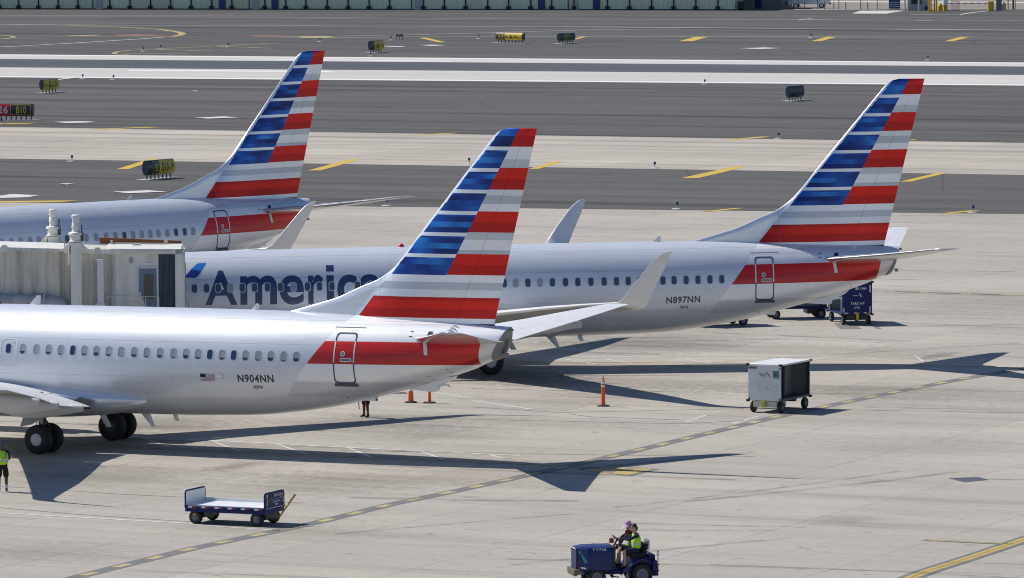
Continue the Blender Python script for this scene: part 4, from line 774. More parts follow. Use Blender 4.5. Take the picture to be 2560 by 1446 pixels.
# ---------------------------------------------------------------- people (skinned skeletons)
def skin_mesh(nodes, edges, sub=2):
    me = bpy.data.meshes.new("sk"); me.from_pydata([n[0] for n in nodes], edges, []); o = bpy.data.objects.new("sk", me); col.objects.link(o)
    sk = o.modifiers.new("skin", 'SKIN'); sk.use_smooth_shade = True; d = me.skin_vertices[0].data
    for i, n in enumerate(nodes): r = n[1]; d[i].radius = r if isinstance(r, tuple) else (r, r); d[i].use_root = (i == 0)
    ss_ = o.modifiers.new("sub", 'SUBSURF'); ss_.levels = sub; ss_.render_levels = sub
    dg = bpy.context.evaluated_depsgraph_get(); dg.update(); out = bpy.data.meshes.new_from_object(o.evaluated_get(dg)); bpy.data.objects.remove(o); bpy.data.meshes.remove(me)
    for p in out.polygons: p.use_smooth = True
    return out
def V3(*a): return Vector(a)
def person(label, loc, rz, J, skin, sleeve, vest, shorts, hair=None, hat=None, socks=None, build=1.0, group='airport ramp workers', gloves=None, scarf=None, trouser=None):
    """J: joints in the body's own axes (x ahead, y to the left, z up)"""
    t = thing('person', label, 'person', loc, rz, group)
    N, E, TAG = [], [], []
    def nd(p, r, tg, par=None):
        N.append((Vector(p), r)); TAG.append(tg); i = len(N) - 1
        if par is not None: E.append((par, i))
        return i
    k = build; pel = nd(J['pelvis'], (.15 * k, .115 * k), 'hip'); sp = nd(J['spine'], (.145 * k, .11 * k), 'torso', pel); ch = nd(J['chest'], (.165 * k, .12 * k), 'torso', sp)
    nk = nd(J['neck'], .06, 'skin', ch); up = (Vector(J['head']) - Vector(J['neck'])).normalized(); fw = Vector(J.get('face', (1, 0, 0))).normalized(); sd = up.cross(fw)
    h0 = Vector(J['neck']) + up * .07; jaw = nd(h0 + fw * .02, (.066, .07), 'skin', nk); mid = nd(h0 + up * .085 + fw * .01, (.078, .092), 'skin', jaw); top = nd(h0 + up * .15, (.07, .08), 'hair', mid); nd(h0 + up * .185, .04, 'hair', top)
    nd(h0 + up * .06 + fw * .105, .014, 'skin', mid)
    for sg in (1, -1): nd(h0 + up * .07 + sd * sg * .088, .016, 'skin', mid)
    for sgn, nm in ((1, 'l'), (-1, 'r')):
        sh = nd(J['sh' + nm], .062 * k, 'sleeve', ch); el = nd(J['el' + nm], .045 * k, 'sleeve', sh); wr = nd(J['wr' + nm], .029, 'sleeve', el)
        d = (Vector(J['wr' + nm]) - Vector(J['el' + nm])).normalized(); hd = Vector(J.get('hand' + nm, d)).normalized(); side = hd.cross(Vector((0, 0, 1))); side = side.normalized() if side.length > .2 else Vector((0, 1, 0)); nrm = side.cross(hd)
        pm = nd(Vector(J['wr' + nm]) + hd * .05, (.034, .018), 'hand', wr); w = Vector(J['wr' + nm])
        for j, (o_, ln) in enumerate(((-.030, .070), (-.010, .082), (.010, .078), (.029, .060))):
            a = nd(w + hd * .088 + side * o_, .0095, 'hand', pm); b_ = nd(w + hd * (.088 + ln * .5) + side * o_ * 1.1 - nrm * .012, .0088, 'hand', a); nd(w + hd * (.088 + ln * .75) + side * o_ * 1.1 - nrm * .038, .0078, 'hand', b_)
        a = nd(w + hd * .045 + side * .045 * sgn, .011, 'hand', pm); nd(w + hd * .080 + side * .062 * sgn - nrm * .01, .009, 'hand', a)
        hp = nd(J['hip' + nm], .095 * k, 'short', pel); kn = nd(J['kn' + nm], .062 * k, 'leg', hp); cf = nd(Vector(J['kn' + nm]).lerp(Vector(J['an' + nm]), .3), .060 * k, 'leg', kn); an = nd(J['an' + nm], .038, 'leg', cf)
        f = Vector(J.get('toe' + nm, (1, 0, 0))).normalized(); nd(Vector(J['an' + nm]) + f * .06 - V3(0, 0, .035), .042, 'shoe', an); nd(Vector(J['an' + nm]) + f * .17 - V3(0, 0, .05), (.046, .03), 'shoe', len(N) - 1); nd(Vector(J['an' + nm]) - f * .05 - V3(0, 0, .04), .04, 'shoe', an)
    me = skin_mesh(N, E); names = ['skin', 'sleeve', 'hand', 'hip', 'torso', 'short', 'leg', 'shoe', 'hair']
    mm = {'skin': skin, 'sleeve': sleeve, 'hand': gloves or skin, 'hip': shorts, 'torso': sleeve, 'short': shorts, 'leg': trouser or skin, 'shoe': M['black_cloth'], 'hair': hair or skin}
    for nme in names: me.materials.append(mm[nme])
    segs = [(N[a][0], N[b_][0], TAG[b_]) for a, b_ in E]
    for p in me.polygons:
        c = p.center; best = None
        for a, b_, tg in segs:
            ab = b_ - a; u = max(0, min(1, (c - a).dot(ab) / max(1e-9, ab.length_squared))); dd_ = (c - a - ab * u).length
            if best is None or dd_ < best[0]: best = (dd_, tg)
        tg = best[1]; p.material_index = names.index(tg)
    body = obj('body', me, t)
    # head details
    eye = MB()
    for sg in (1, -1): eye.sphere(h0 + up * .095 + fw * .098 + sd * sg * .034, .0135, 8)
    eye.build('eyes', [M['black_paint']], t); MB().sphere(h0 + up * .015 + fw * .088, (.012, .024, .006), 8).build('mouth', [M['red_cloth']], t)
    if hair:
        b = MB(); b.sphere(h0 + up * .115 - fw * .022, (.098, .094, .105), 14); 
        if J.get('bun'): b.sphere(h0 + up * .06 - fw * .10, (.035, .04, .05), 10); b.sphere(h0 + up * .03 - fw * .07, (.05, .07, .06), 10)
        b.build('hair', [hair], t, 60)
    if hat:
        b = MB(); q_ = up.to_track_quat('Z', 'Y'); prof = [(.20, -.030), (.205, -.025), (.12, .0), (.106, .03), (.102, .085), (.085, .12), (.03, .135)]
        rings = []
        for r, z in prof:
            ring = []
            for kk in range(24):
                a = 2 * math.pi * kk / 24; rr_ = r * (J.get('brim', 1.0) if (r > .15 and math.cos(a) > .0) else 1) if not J.get('cap') or r < .15 else .108 + (.15 if math.cos(a) > .25 else 0) * math.cos(a)
                ring.append(h0 + up * (.115 + z - (.03 * math.cos(a) if r > .15 else 0)) + fw * rr_ * math.cos(a) + sd * rr_ * math.sin(a))
            rings.append(ring)
        b.ring_loft(rings); b.build('hat', [hat], t, 50)
    # clothing: vest over chest, shorts over hips and thighs
    if vest:
        vn = [(Vector(J['pelvis']) - (Vector(J['spine']) - Vector(J['pelvis'])) * .25, (.205 * k, .165 * k)), (J['spine'], (.205 * k, .168 * k)), (J['chest'], (.225 * k, .182 * k)), (Vector(J['chest']).lerp(Vector(J['neck']), .55), (.14, .12)), (Vector(J['chest']).lerp(Vector(J['shl']), .82) + V3(0, 0, .015), .108 * k), (Vector(J['chest']).lerp(Vector(J['shr']), .82) + V3(0, 0, .015), .108 * k)]
        vm = skin_mesh([(Vector(a), r) for a, r in vn], [(0, 1), (1, 2), (2, 3), (2, 4), (2, 5)]); vm.materials.append(vest); vm.materials.append(M['silver_tape'])
        zs_ = [v.co.z for v in vm.vertices]; ax = (Vector(J['chest']) - Vector(J['pelvis'])).normalized(); o0 = Vector(J['pelvis']); Ln = (Vector(J['chest']) - o0).length
        for p in vm.polygons:
            u = (p.center - o0).dot(ax) / Ln
            lat = abs(p.center.y - J['chest'][1])
            if .40 < u < .52 or (u > .52 and .09 < lat < .125): p.material_index = 1
        obj('vest', vm, t)
    sn = [(J['pelvis'], (.165 * k, .135 * k)), (Vector(J['pelvis']).lerp(Vector(J['spine']), .35), (.158 * k, .125 * k))]; se = [(0, 1)]
    for nm in 'lr': sn.append((J['hip' + nm], .115 * k)); i = len(sn) - 1; se.append((0, i)); sn.append((Vector(J['hip' + nm]).lerp(Vector(J['kn' + nm]), .55), .107 * k)); se.append((i, i + 1)); sn.append((Vector(J['hip' + nm]).lerp(Vector(J['kn' + nm]), 1.02), .098 * k)); se.append((i + 1, i + 2))
    sm = skin_mesh([(Vector(a), r) for a, r in sn], se); sm.materials.append(shorts); obj('shorts', sm, t)
    if socks:
        b = MB()
        for nm in 'lr':
            a, c = Vector(J['an' + nm]), Vector(J['kn' + nm]); b.tube([a - V3(0, 0, .02), a.lerp(c, .2), a.lerp(c, .42)], [.05, .055, .064], 14)
        b.build('socks', [socks], t, 60)
    if scarf: b = MB(); b.sphere(Vector(J['neck']) + fw * .04 - V3(0, 0, .03), (.11, .11, .07), 12); b.sphere(Vector(J['neck']) + fw * .09 - V3(0, 0, .10), (.06, .06, .09), 10); b.build('scarf', [scarf], t, 60)
    return t
def standing(lean=0.0, arms=((.22, .24, 1.12), (.42, .2, 1.05)), feet=.13):
    (ex, ey, ez), (wx, wy, wz) = arms
    return dict(pelvis=(0, 0, .97), spine=(.01, 0, 1.14), chest=(0, 0, 1.34), neck=(.01, 0, 1.50), head=(.03, 0, 1.70), shl=(0, .19, 1.43), shr=(0, -.19, 1.43), ell=(ex, ey, ez), elr=(ex, -ey, ez), wrl=(wx, wy, wz), wrr=(wx, -wy, wz),
        hipl=(0, .10, .92), hipr=(0, -.10, .92), knl=(.03, feet, .49), knr=(.0, -feet, .49), anl=(-.01, feet, .09), anr=(.0, -feet, .09), toel=(1, .15, 0), toer=(1, -.15, 0))
pl = G(7, 1230); J = standing(arms=((.10, .27, 1.18), (.33, .2, 1.12))); J['hat'] = 1
person('worker at the left picture edge, lime vest, grey bucket hat and white socks', (pl.x, pl.y, 0), R(100), J, M['skin_dark'], M['navy_cloth'], M['lime_cloth'], M['black_cloth'], None, M['blue_grey_cloth'], M['white_cloth'], 1.08)
# emblem on the back of the vest
t_ = [o for o in col.objects if o.name == 'person'][0]
b = MB(); b.poly([(-.150, -.06, 1.42), (-.152, -.09, 1.42), (-.156, -.15, 1.27), (-.156, -.12, 1.27)]); b.poly([(-.158, .02, 1.235), (-.158, -.13, 1.235), (-.158, -.13, 1.25), (-.158, .02, 1.25)]); b.build('vest_emblem', [M['navy_cloth']], t_, 0)
pm_ = G(915, 1044); J = standing(arms=((.10, .30, 1.14), (.18, .26, .84)), feet=.14); J['handl'] = (.2, 0, -1); J['handr'] = (.2, 0, -1)
marsh = person('worker behind the nearest airliner, only bare legs and dark shorts showing', (pm_.x, pm_.y, 0), R(215), J, M['skin_dark'], M['navy_cloth'], M['lime_cloth'], M['black_cloth'], M['hair_brown'], None, None, 1.1)
for sg in (1, -1):
    w = tag(MB().cyl((0, 0, 0), (.03, 0, .18), .017, mi=1).cyl((0, 0, 0), (-.06, 0, -.42), .022, .016).build('signal_wand', [M['red_glow'], M['black_paint']]), 'red signal wand in the %s hand of the worker behind the nearest airliner' % ('left' if sg > 0 else 'right'), 'signal wand', 'red signal wands')
    w.matrix_world = Matrix.Translation((pm_.x, pm_.y, 0)) @ Matrix.Rotation(R(215), 4, 'Z') @ Matrix.Translation((.20, sg * .26, .74))
# ---------------------------------------------------------------- baggage tractor
RA = G(1604, 1463.5); HD = R(192)                                   # rear axle, driving to the left and a little towards the viewer
c_, s_ = math.cos(HD), math.sin(HD)
o_t = Vector((RA.x, RA.y, 0)) - Vector((-s_, c_, 0)) * .50
tr = thing('baggage_tractor', 'dark blue open baggage tractor with two riders, number TY736 on the bonnet', 'tractor', o_t, HD)
WB = 1.43
b = MB()
def hull(x, z0, z1, w, r=.12): return [(x, -w, z0), (x, w, z0), (x, w, z1 - r), (x, w - r * .35, z1 - r * .3), (x, w - r, z1), (x, -w + r, z1), (x, -w + r * .35, z1 - r * .3), (x, -w, z1 - r)]
b.ring_loft([hull(WB - .50, .50, 1.235, .56), hull(WB + .28, .52, 1.235, .56), hull(WB + .58, .52, 1.21, .34, .10)]); bd = b.build('bonnet', [M['tug_blue']], tr, 30, .01)
b = MB(); b.box((WB + .60, 0, .87), (.05, .70, .66)); gr = b.build('grille', [M['tug_blue']], tr, bevel=.01)
b = MB()
for i in range(8):
    for j in range(7): b.box((WB + .627, -.26 + j * .087, .60 + i * .075), (.01, .045, .022))
b.build('grille_slots', [M['black_paint']], gr)
b = MB(); b.quad((WB + .630, -.30, 1.165), (WB + .630, .28, 1.165), (WB + .630, .28, 1.195), (WB + .630, -.30, 1.195)); b.build('maker_strip', [M['white_paint']], gr, 0)
def flank(x, z, o=.004): k = (x - (WB + .28)) / .30; return (x + o * .6, .56 - .22 * k + o, z)
b = MB(); b.poly([flank(WB + .56, 1.12), flank(WB + .50, 1.12), flank(WB + .30, .78), flank(WB + .36, .72)]); b.build('teal_stripe', [M['teal']], bd, 0)
b = MB(); 
for z in (.80, .98): MB().cyl(flank(WB + .50, z, -.02), flank(WB + .50, z, .02), .05, n=14).build('headlamp', [M['glass_dark']], bd)
b = MB(); b.quad(flank(WB + .56, .56), flank(WB + .48, .56), flank(WB + .48, .62), flank(WB + .56, .62), 0); b.quad(flank(WB + .48, .56), flank(WB + .34, .55), flank(WB + .34, .60), flank(WB + .48, .62), 1); b.build('reflector', [M['red_paint'], M['white_paint']], bd, 0)
b = MB(); b.box((WB - .10, .563, .84), (.62, .012, .46)); b.box((WB - .1, .57, 1.02), (.5, .01, .015)); b.box((WB - .1, .572, .86), (.3, .01, .16)); b.build('side_panel', [M['tug_blue']], bd, bevel=.004)
b = letters('TY736', lambda x, z: (-x, .568 - (z - 1.115) * .5, z), -(WB + .14), -(WB - .30), 1.12, 1.195, None, .02); b.build('fleet_number', [M['white_paint']], bd, 0)
b = MB(); b.box((WB + .62, 0, .46), (.20, 1.02, .16)); b.box((WB + .66, 0, .36), (.10, .95, .05)); b.build('front_bumper', [M['olive']], tr, bevel=.015)
b = MB(); b.box((WB * .5 + .1, 0, .44), (2.0, .8, .16)); b.box((.55, 0, .47), (.9, 1.08, .05)); b.cyl((.9, .35, .25), (.9, .35, .4), .04); b.tube([(1.05, .4, .42), (.95, .45, .30), (.72, .45, .27), (.70, .45, .2)], .02); b.build('chassis', [M['navy_paint']], tr, bevel=.01)
b = MB(); b.box((WB - .56, 0, .90), (.10, 1.0, .66)); b.box((.88, .22, 1.10), (.12, .3, .2)); b.build('dashboard', [M['black_paint']], tr, bevel=.02)
b = MB(); q_ = Matrix.Rotation(R(-38), 4, 'Y'); pts = [Vector((.72, .27, 1.44)) + (q_ @ Vector((.19 * math.cos(a), .19 * math.sin(a), 0))) for a in [2 * math.pi * k / 20 for k in range(20)]]; b.tube(pts, .018, 8, closed=True); b.tube([(.72, .27, 1.43), (.90, .27, 1.12)], .03); b.tube([pts[0], (.72, .27, 1.43), pts[10]], .012); b.build('steering_wheel', [M['black_rubber']], tr)
for y in (.27, -.28): sb_ = MB().box((.10, y, .93), (.46, .46, .16)).build('seat', [M['black_cloth']], tr, bevel=.04); MB().box((-.14, y, 1.12), (.10, .44, .34), rot=Matrix.Rotation(R(-12), 3, 'Y')).build('backrest', [M['black_cloth']], sb_, bevel=.03)
b = MB(); b.box((-.05, 0, .70), (.75, 1.0, .3)); b.box((-.34, 0, .86), (.2, 1.0, .18)); b.box((-.38, .2, .62), (.14, 1.1, .34)); b.build('rear_deck', [M['navy_paint']], tr, bevel=.02)
for sg in (1, -1):
    b = MB(); pr = []
    for k in range(15): a = R(-18 + 200 * k / 14); pr.append((.43 * math.cos(a), .36 + .44 * math.sin(a)))
    b.ring_loft([[(x, sg * .40, z), (x, sg * .66, z), (x * 1.07, sg * .66, .36 + (z - .36) * 1.07), (x * 1.07, sg * .40, .36 + (z - .36) * 1.07)] for x, z in pr]); b.prism([(.40, .42), (.62, .42), (.62, .52), (.44, .62)], lambda x, z: (x, sg * .40, z), lambda x, z: (x, sg * .66, z)); b.build('rear_fender', [M['tug_blue']], tr, 40)
    for x, r, w, y, nm in ((0, .345, .22, .50, 'rear'), (WB, .29, .18, .46, 'front')):
        y *= sg; h = w / 2
        wh = MB().lathe([(r * .55, -h), (r * .9, -h), (r, -h * .6), (r, h * .6), (r * .9, h), (r * .55, h)], (x, y, r), (0, 1, 0), 32, caps=False).build('wheel', [M['black_rubber']], tr, 40)
        MB().lathe([(.02, h * .75), (.05, h * .9), (r * .25, h * .55), (r * .46, h * .6), (r * .56, h * 1.02), (r * .60, h * .9), (r * .58, -h), (.02, -h)], (x, y, r), (0, sg, 0), 24).build('wheel_rim', [M['hub_grey']], wh, 30)
b = MB(); b.box((-.50, .1, .40), (.20, .3, .30)); b.tube([(-.62, .1, .30), (-.62, .1, .85)], .014, 6); b.tube([(-.62 + .03 * math.cos(a), .1, .93 + .08 * math.sin(a)) for a in [2 * math.pi * k / 12 for k in range(12)]], .011, 6, closed=True); b.box((-.58, .1, .40), (.16, .05, .03)); b.box((-.58, .1, .58), (.16, .05, .03)); b.build('tow_hitch', [M['navy_paint']], tr)
b = MB(); b.tube([(-.26, -.30, .95), (-.30, -.30, 1.36), (-.29, .0, 1.40), (-.28, .34, 1.38), (-.24, .34, .95)], .018, 6); b.box((-.295, .05, 1.22), (.05, .46, .30)); b.build('back_rail', [M['alu']], tr)
b = MB(); b.lathe([(.07, 1.28), (.085, 1.30), (.075, 1.42), (.02, 1.44)], (WB - .62, -.15, 0), n=14); b.build('air_filter', [mat('filter_red', (.22, .06, .06), .6)], tr)
b = MB(); b.tube([(WB + .02, -.1, 1.24), (WB + .02, -.1, 1.27), (WB - .08, -.1, 1.27), (WB - .08, -.1, 1.24)], .012, 6); b.build('bonnet_handle', [M['black_paint']], bd)
def seated(y, hand, head_fw=(1, .1, -.05), x0=.10):
    return dict(pelvis=(x0, y, 1.10), spine=(x0 + .01, y, 1.28), chest=(x0 + .03, y, 1.48), neck=(x0 + .06, y, 1.635), head=(x0 + .10, y, 1.82), face=head_fw, shl=(x0 + .04, y + .19, 1.55), shr=(x0 + .04, y - .19, 1.55), ell=(x0 + .30, y + .25, 1.43), elr=(x0 + .28, y - .24, 1.40), wrl=hand[0], wrr=hand[1],
        hipl=(x0 + .06, y + .10, 1.07), hipr=(x0 + .06, y - .10, 1.07), knl=(x0 + .43, y + .16, 1.09), knr=(x0 + .50, y - .10, 1.14), anl=(x0 + .42, y + .17, .60), anr=(x0 + .62, y - .10, .66))
J = seated(.27, ((.64, .38, 1.47), (.64, .12, 1.46))); J['bun'] = 1; J['handl'] = (1, -.2, .1); J['handr'] = (1, .2, .1)
person('driver of the blue tractor, lime vest, brown hair tied back, hands on wheel', o_t, HD, J, M['skin_light'], M['navy_cloth'], M['lime_cloth'], M['navy_cloth'], M['hair_brown'], None, None, .98)
J = seated(-.28, ((.55, -.12, 1.2), (.5, -.42, 1.2)), (1, .05, -.25), .14); J['cap'] = 1
person('passenger beyond the tractor driver, pink wide brimmed hat and red scarf', o_t, HD, J, M['skin_light'], M['navy_cloth'], M['lime_cloth'], M['black_cloth'], M['hair_brown'], M['pink_cloth'], None, .95, scarf=M['red_cloth'])
# ---------------------------------------------------------------- carts
def wheel(parent, x, y, r, w, rim=None, name='wheel'):
    h = w / 2; wh = MB().lathe([(r * .55, -h), (r * .88, -h), (r, -h * .55), (r, h * .55), (r * .88, h), (r * .55, h)], (x, y, r), (0, 1, 0), 28, caps=False).build(name, [M['black_rubber']], parent, 40)
    MB().lathe([(.015, h * 1.05), (r * .18, h * 1.0), (r * .25, h * .6), (r * .5, h * .65), (r * .57, h * 1.0), (r * .6, h * .9), (r * .6, -h * .9), (r * .57, -h), (.015, -h)], (x, y, r), (0, 1 if y > 0 else -1, 0), 20).build('wheel_rim', [rim or M['hub_grey']], wh, 30); return wh
# flat dolly
pc = (G(488, 1310) + G(535, 1300) + G(645, 1317) + G(680, 1307)) / 4
dl = thing('flatbed_baggage_cart', 'empty blue flatbed baggage cart with two end boards and a raised yellow tow bar', 'baggage cart', (pc.x, pc.y, 0), R(-24.0), 'baggage carts')
b = MB(); b.box((0, 0, .50), (3.02, 1.50, .16)); b.box((0, 0, .60), (3.06, 1.54, .05)); b.build('deck_frame', [M['navy_paint']], dl, bevel=.01)
MB().box((0, 0, .640), (2.94, 1.44, .03)).build('deck', [M['white_paint']], dl)
MB().box((0, .735, .70), (2.9, .03, .12)).build('side_lip', [M['white_paint']], dl)
b = MB()
for k in range(6):
    x = -1.38 + k * .50; b.quad((x, -.772, .56), (x + .15, -.772, .56), (x + .15, -.772, .615), (x, -.772, .615), 0); b.quad((x + .15, -.772, .56), (x + .29, -.772, .56), (x + .29, -.772, .615), (x + .15, -.772, .615), 1)
b.build('reflector', [M['white_paint'], M['red_paint']], dl, 0)
for x, nm in ((-1.50, 'rear'), (1.50, 'front')):
    sg = 1 if x > 0 else -1
    b = MB(); b.box((x, 0, .86), (.035, 1.44, .48), 0); b.box((x + sg * .020, 0, .86), (.006, 1.44, .48), 1 if sg > 0 else 0); eb = b.build('end_board', [M['white_paint'], M['navy_paint']], dl)
    b = MB(); b.tube([(x, -.74, .55), (x, -.74, 1.04), (x, -.70, 1.11), (x, -.62, 1.13), (x, .62, 1.13), (x, .70, 1.11), (x, .74, 1.04), (x, .74, .55)], .028, 8); b.build('end_rail', [M['navy_paint']], eb)
b = MB(); X = 1.526
letters('B01116', lambda y, z: (X, y, z), -.02, .46, .97, 1.07, None, .02, b); letters('TARE WT', lambda y, z: (X, y, z), -.18, .42, .77, .84, None, .015, b); letters('995', lambda y, z: (X, y, z), .0, .24, .67, .74, None, .015, b); letters('American Airlines', lambda y, z: (X, y, z), -.22, .36, .885, .91, None, .01, b)
b.poly([(X, .42, .95), (X, .46, .95), (X, .52, .87), (X, .49, .87)]); b.quad((X, -.60, .68), (X, -.56, .68), (X, -.56, .94), (X, -.60, .94)); b.quad((X, .62, .72), (X, .66, .72), (X, .66, .95), (X, .62, .95)); b.poly([(X, -.62, 1.08), (X, -.5, 1.08), (X, -.58, .98), (X, -.62, .94)]); b.quad((X + .01, -.70, .60), (X + .01, .70, .60), (X + .01, .70, .62), (X + .01, -.70, .62))
b.build('board_lettering', [M['white_paint']], dl, 0)
b = MB(); b.quad((X, -.48, .72), (X, -.22, .72), (X, -.22, .98), (X, -.48, .98)); b.build('document_pouch', [M['black_paint']], dl, 0)
b = MB(); b.quad((X, .52, .97), (X, .62, .97), (X, .62, 1.06), (X, .52, 1.06)); b.build('yellow_tag', [M['yellow_paint']], dl, 0)
for x in (-1.16, 1.16):
    for y in (-.62, .62): wheel(dl, x, y, .235, .20)
b = MB(); b.box((-1.16, 0, .32), (.5, 1.0, .22)); b.box((1.16, 0, .32), (.5, 1.0, .22)); b.cyl((1.16, -.6, .235), (1.16, .6, .235), .04); b.cyl((-1.16, -.6, .235), (-1.16, .6, .235), .04); b.build('axle', [M['black_paint']], dl, bevel=.01)
b = MB(); b.tube([(1.62, 0, .20), (2.25, .05, 1.02)], .030, 8, 0); b.tube([(2.02, .04, .74), (2.27, .05, 1.06)], .034, 8, 1); b.tube([(1.80, .02, .50), (1.74, .02, .62), (1.86, .03, .74), (1.92, .03, .64)], .010, 6, 2); b.box((1.58, 0, .20), (.16, .10, .09), 1); b.build('tow_bar', [M['yellow_paint'], M['olive'], M['alu']], dl)
MB().box((-1.18, -.70, .40), (.12, .03, .16)).build('yellow_plate', [M['yellow_paint']], dl)
# covered carts
def scuffed(name):
    t = NT(name); o, x, y, z = t.pos(); a = t.noise(t.xyz(t.m('MULTIPLY', x, 6.0), t.m('MULTIPLY', y, 6.0), t.m('MULTIPLY', z, 13.0)), 2.0, 4, .75)
    w = t.m('ADD', a, t.m('MULTIPLY', t.m('ABSOLUTE', t.m('SUBTRACT', z, 1.02)), .30)); w = t.m('ADD', w, t.m('MULTIPLY', t.m('ABSOLUTE', y), .10))
    k = t.ramp(w, [(.43, 1.0), (.47, 0.0)]); b2 = t.noise(o, 1.2, 4, .6)
    c = t.mix(1.0, (.60, .635, .66), t.m('MULTIPLY_ADD', b2, .2, .9), 'MULTIPLY'); return t.set(t.mix(t.m('MULTIPLY', k, .85), c, (.10, .105, .11)), .4, coat=.1)
def covered_cart(label, loc, rz, wall, roof, inner, curtain, dark, mark, H0=.50, H1=1.93, Ln=2.72, W=1.46):
    t = thing('covered_baggage_cart', label, 'baggage cart', loc, rz, 'baggage carts'); hx, hy = Ln / 2, W / 2
    b = MB()
    for x in (-hx, hx): e_ = MB().box((x, 0, (H0 + H1) / 2), (.05, W, H1 - H0)).build('end_wall', [wall], t, bevel=.012); MB().box((x * .97, 0, (H0 + H1) / 2), (.02, W - .06, H1 - H0 - .06)).build('inner_panel', [inner], e_)  # thin panels added on the inner faces to darken the white cart's interior
    MB().box((0, 0, H1 + .02), (Ln + .10, W + .08, .07)).build('roof', [roof], t, bevel=.02)
    MB().box((0, 0, H0 + .03), (Ln, W, .08)).build('floor', [dark], t)
    b = MB(); b.box((0, 0, (H0 + H1) / 2), (Ln - .1, .04, H1 - H0 - .1)); b.box((0, .03, H0 + .62), (Ln - .1, .06, .04)); b.build('inner_shelf', [inner], t)
    for sg in (1, -1):
        for xs in ([-hx + .03, -hx + .34], [hx - .34, hx - .03]):
            rings = []; b = MB()
            for k in range(7): u = k / 6; x = xs[0] + (xs[1] - xs[0]) * u; o_ = sg * (hy - .03 + .035 * math.sin(k * 2.6)); rings.append([(x, o_, H0 + .04), (x, o_ + sg * .03, H1 - .02), (x, o_ + sg * .012 + sg * .03, H1 - .02), (x, o_ + sg * .012, H0 + .04)])
            b.ring_loft(rings); b.build('side_curtain', [curtain], t, 60)
    b = MB()
    for x in (-hx - .03, hx + .03):
        for y in (-hy, hy):
            for z in (H1 + .02, H0 + .0): b.box((x, y, z), (.10, .13, .09))
            for z in (H0 + .08, H1 - .12): b.cyl((x - .005, y * .93, z), (x + .005, y * .93, z), .035, n=10)
    b.build('corner_bumper', [M['black_rubber']], t, bevel=.01)
    MB().box((hx - .45, 0, .36), (.9, W * .72, .24)).build('steering_housing', [mark], t, bevel=.01); b = MB(); b.prism([(-hx + .05, .5), (-hx + .6, .5), (-hx + .35, .28), (-hx + .15, .28)], lambda x, z: (x, -.2, z), lambda x, z: (x, .2, z)); b.build('undercarriage', [M['black_paint']], t, bevel=.01)
    for x in (-hx + .25, hx - .25):
        for y in (-hy + .12, hy - .12): wheel(t, x, y, .23, .15)
    return t
a, c, d = G(1881, 1031), G(1950, 1034), G(2015, 1021); ctr = (a + d) / 2; dirx = (c - d).normalized()
wc = covered_cart('white covered baggage cart with a scuffed end, standing alone on the apron at right', (ctr.x, ctr.y, 0), math.atan2(dirx.y, dirx.x), scuffed('scuffed_white'), M['white_paint'], mat('cart_inside', (.20, .21, .195), .6), M['black_cloth'], M['dark_grey'], M['cream_paint'])
X = 1.392; b = MB(); letters('American', lambda y, z: (X, y, z), -.26, .06, 1.56, 1.62, None, .01, b); letters('Airlines', lambda y, z: (X, y, z), -.2, .06, 1.48, 1.54, None, .01, b); letters('BRAKE', lambda y, z: (X + .006, y, z), -.62, -.38, 1.80, 1.86, None, .02, b)
b.poly([(X, .09, 1.66), (X, .14, 1.66), (X, .17, 1.58), (X, .15, 1.58)]); b.build('cart_lettering', [M['navy_paint']], wc, 0)
MB().poly([(X + .001, .15, 1.58), (X + .001, .19, 1.58), (X + .001, .25, 1.46), (X + .001, .21, 1.46)]).build('cart_emblem', [M['red_paint']], wc, 0)
MB().quad((X, -.70, 1.76), (X, -.33, 1.76), (X, -.33, 1.89), (X, -.70, 1.89)).build('brake_plate', [mat('plate_tan', (.34, .28, .25), .5)], wc, 0)
b = MB(); b.quad((X, .38, 1.42), (X, .66, 1.42), (X, .66, 1.72), (X, .38, 1.72), 0); b.quad((X + .004, .40, 1.44), (X + .004, .64, 1.44), (X + .004, .64, 1.70), (X + .004, .40, 1.70), 1); letters('MX', lambda y, z: (X + .008, y, z), .43, .61, 1.48, 1.66, None, .01, b, 0); b.build('route_card', [mat('card_green', (.02, .10, .10), .4), mat('card_pale', (.16, .30, .30), .4)], wc, 0)
b = MB(); b.box((X + .05, 0, .36), (.10, .16, .24)); b.tube([(X + .04, -.05, .48), (X + .05, 0, .56), (X + .04, .05, .48)], .012, 6); b.build('hitch', [mat('hitch_lime', (.42, .40, .05), .5)], wc, bevel=.01)
a, c = G(2103, 812), G(2163, 812.5); ctr = (a + c) / 2; dirx = Vector((.20, -.98, 0)).normalized(); ctr = ctr - dirx * 1.10 + Vector((.12, 0, 0))
bc = covered_cart('navy blue covered baggage cart numbered BR 1964 under the tail of the middle airliner', (ctr.x, ctr.y, 0), math.atan2(dirx.y, dirx.x), M['navy_paint'], M['navy_paint'], M['grey_paint'], mat('clear_curtain', (.22, .25, .28), .25), M['tug_blue'], M['black_paint'], H1=2.02)
X = 1.392; b = MB(); letters('BR 1964', lambda y, z: (X, y, z), -.08, .45, 1.68, 1.80, None, .015, b); letters('TARE WT', lambda y, z: (X, y, z), -.32, .36, .97, 1.08, None, .012, b); letters('1775', lambda y, z: (X, y, z), -.16, .12, .77, .88, None, .012, b); letters('American Airlines', lambda y, z: (X, y, z), -.2, .10, 1.38, 1.44, None, .01, b)
b.poly([(X, .09, 1.50), (X, .14, 1.50), (X, .24, 1.34), (X, .19, 1.34)])
for y, z0, z1 in ((.60, .56, .88), (.60, 1.55, 1.9), (-.68, .56, .82)): b.quad((X, y, z0), (X, y + .05, z0), (X, y + .05, z1), (X, y, z1))
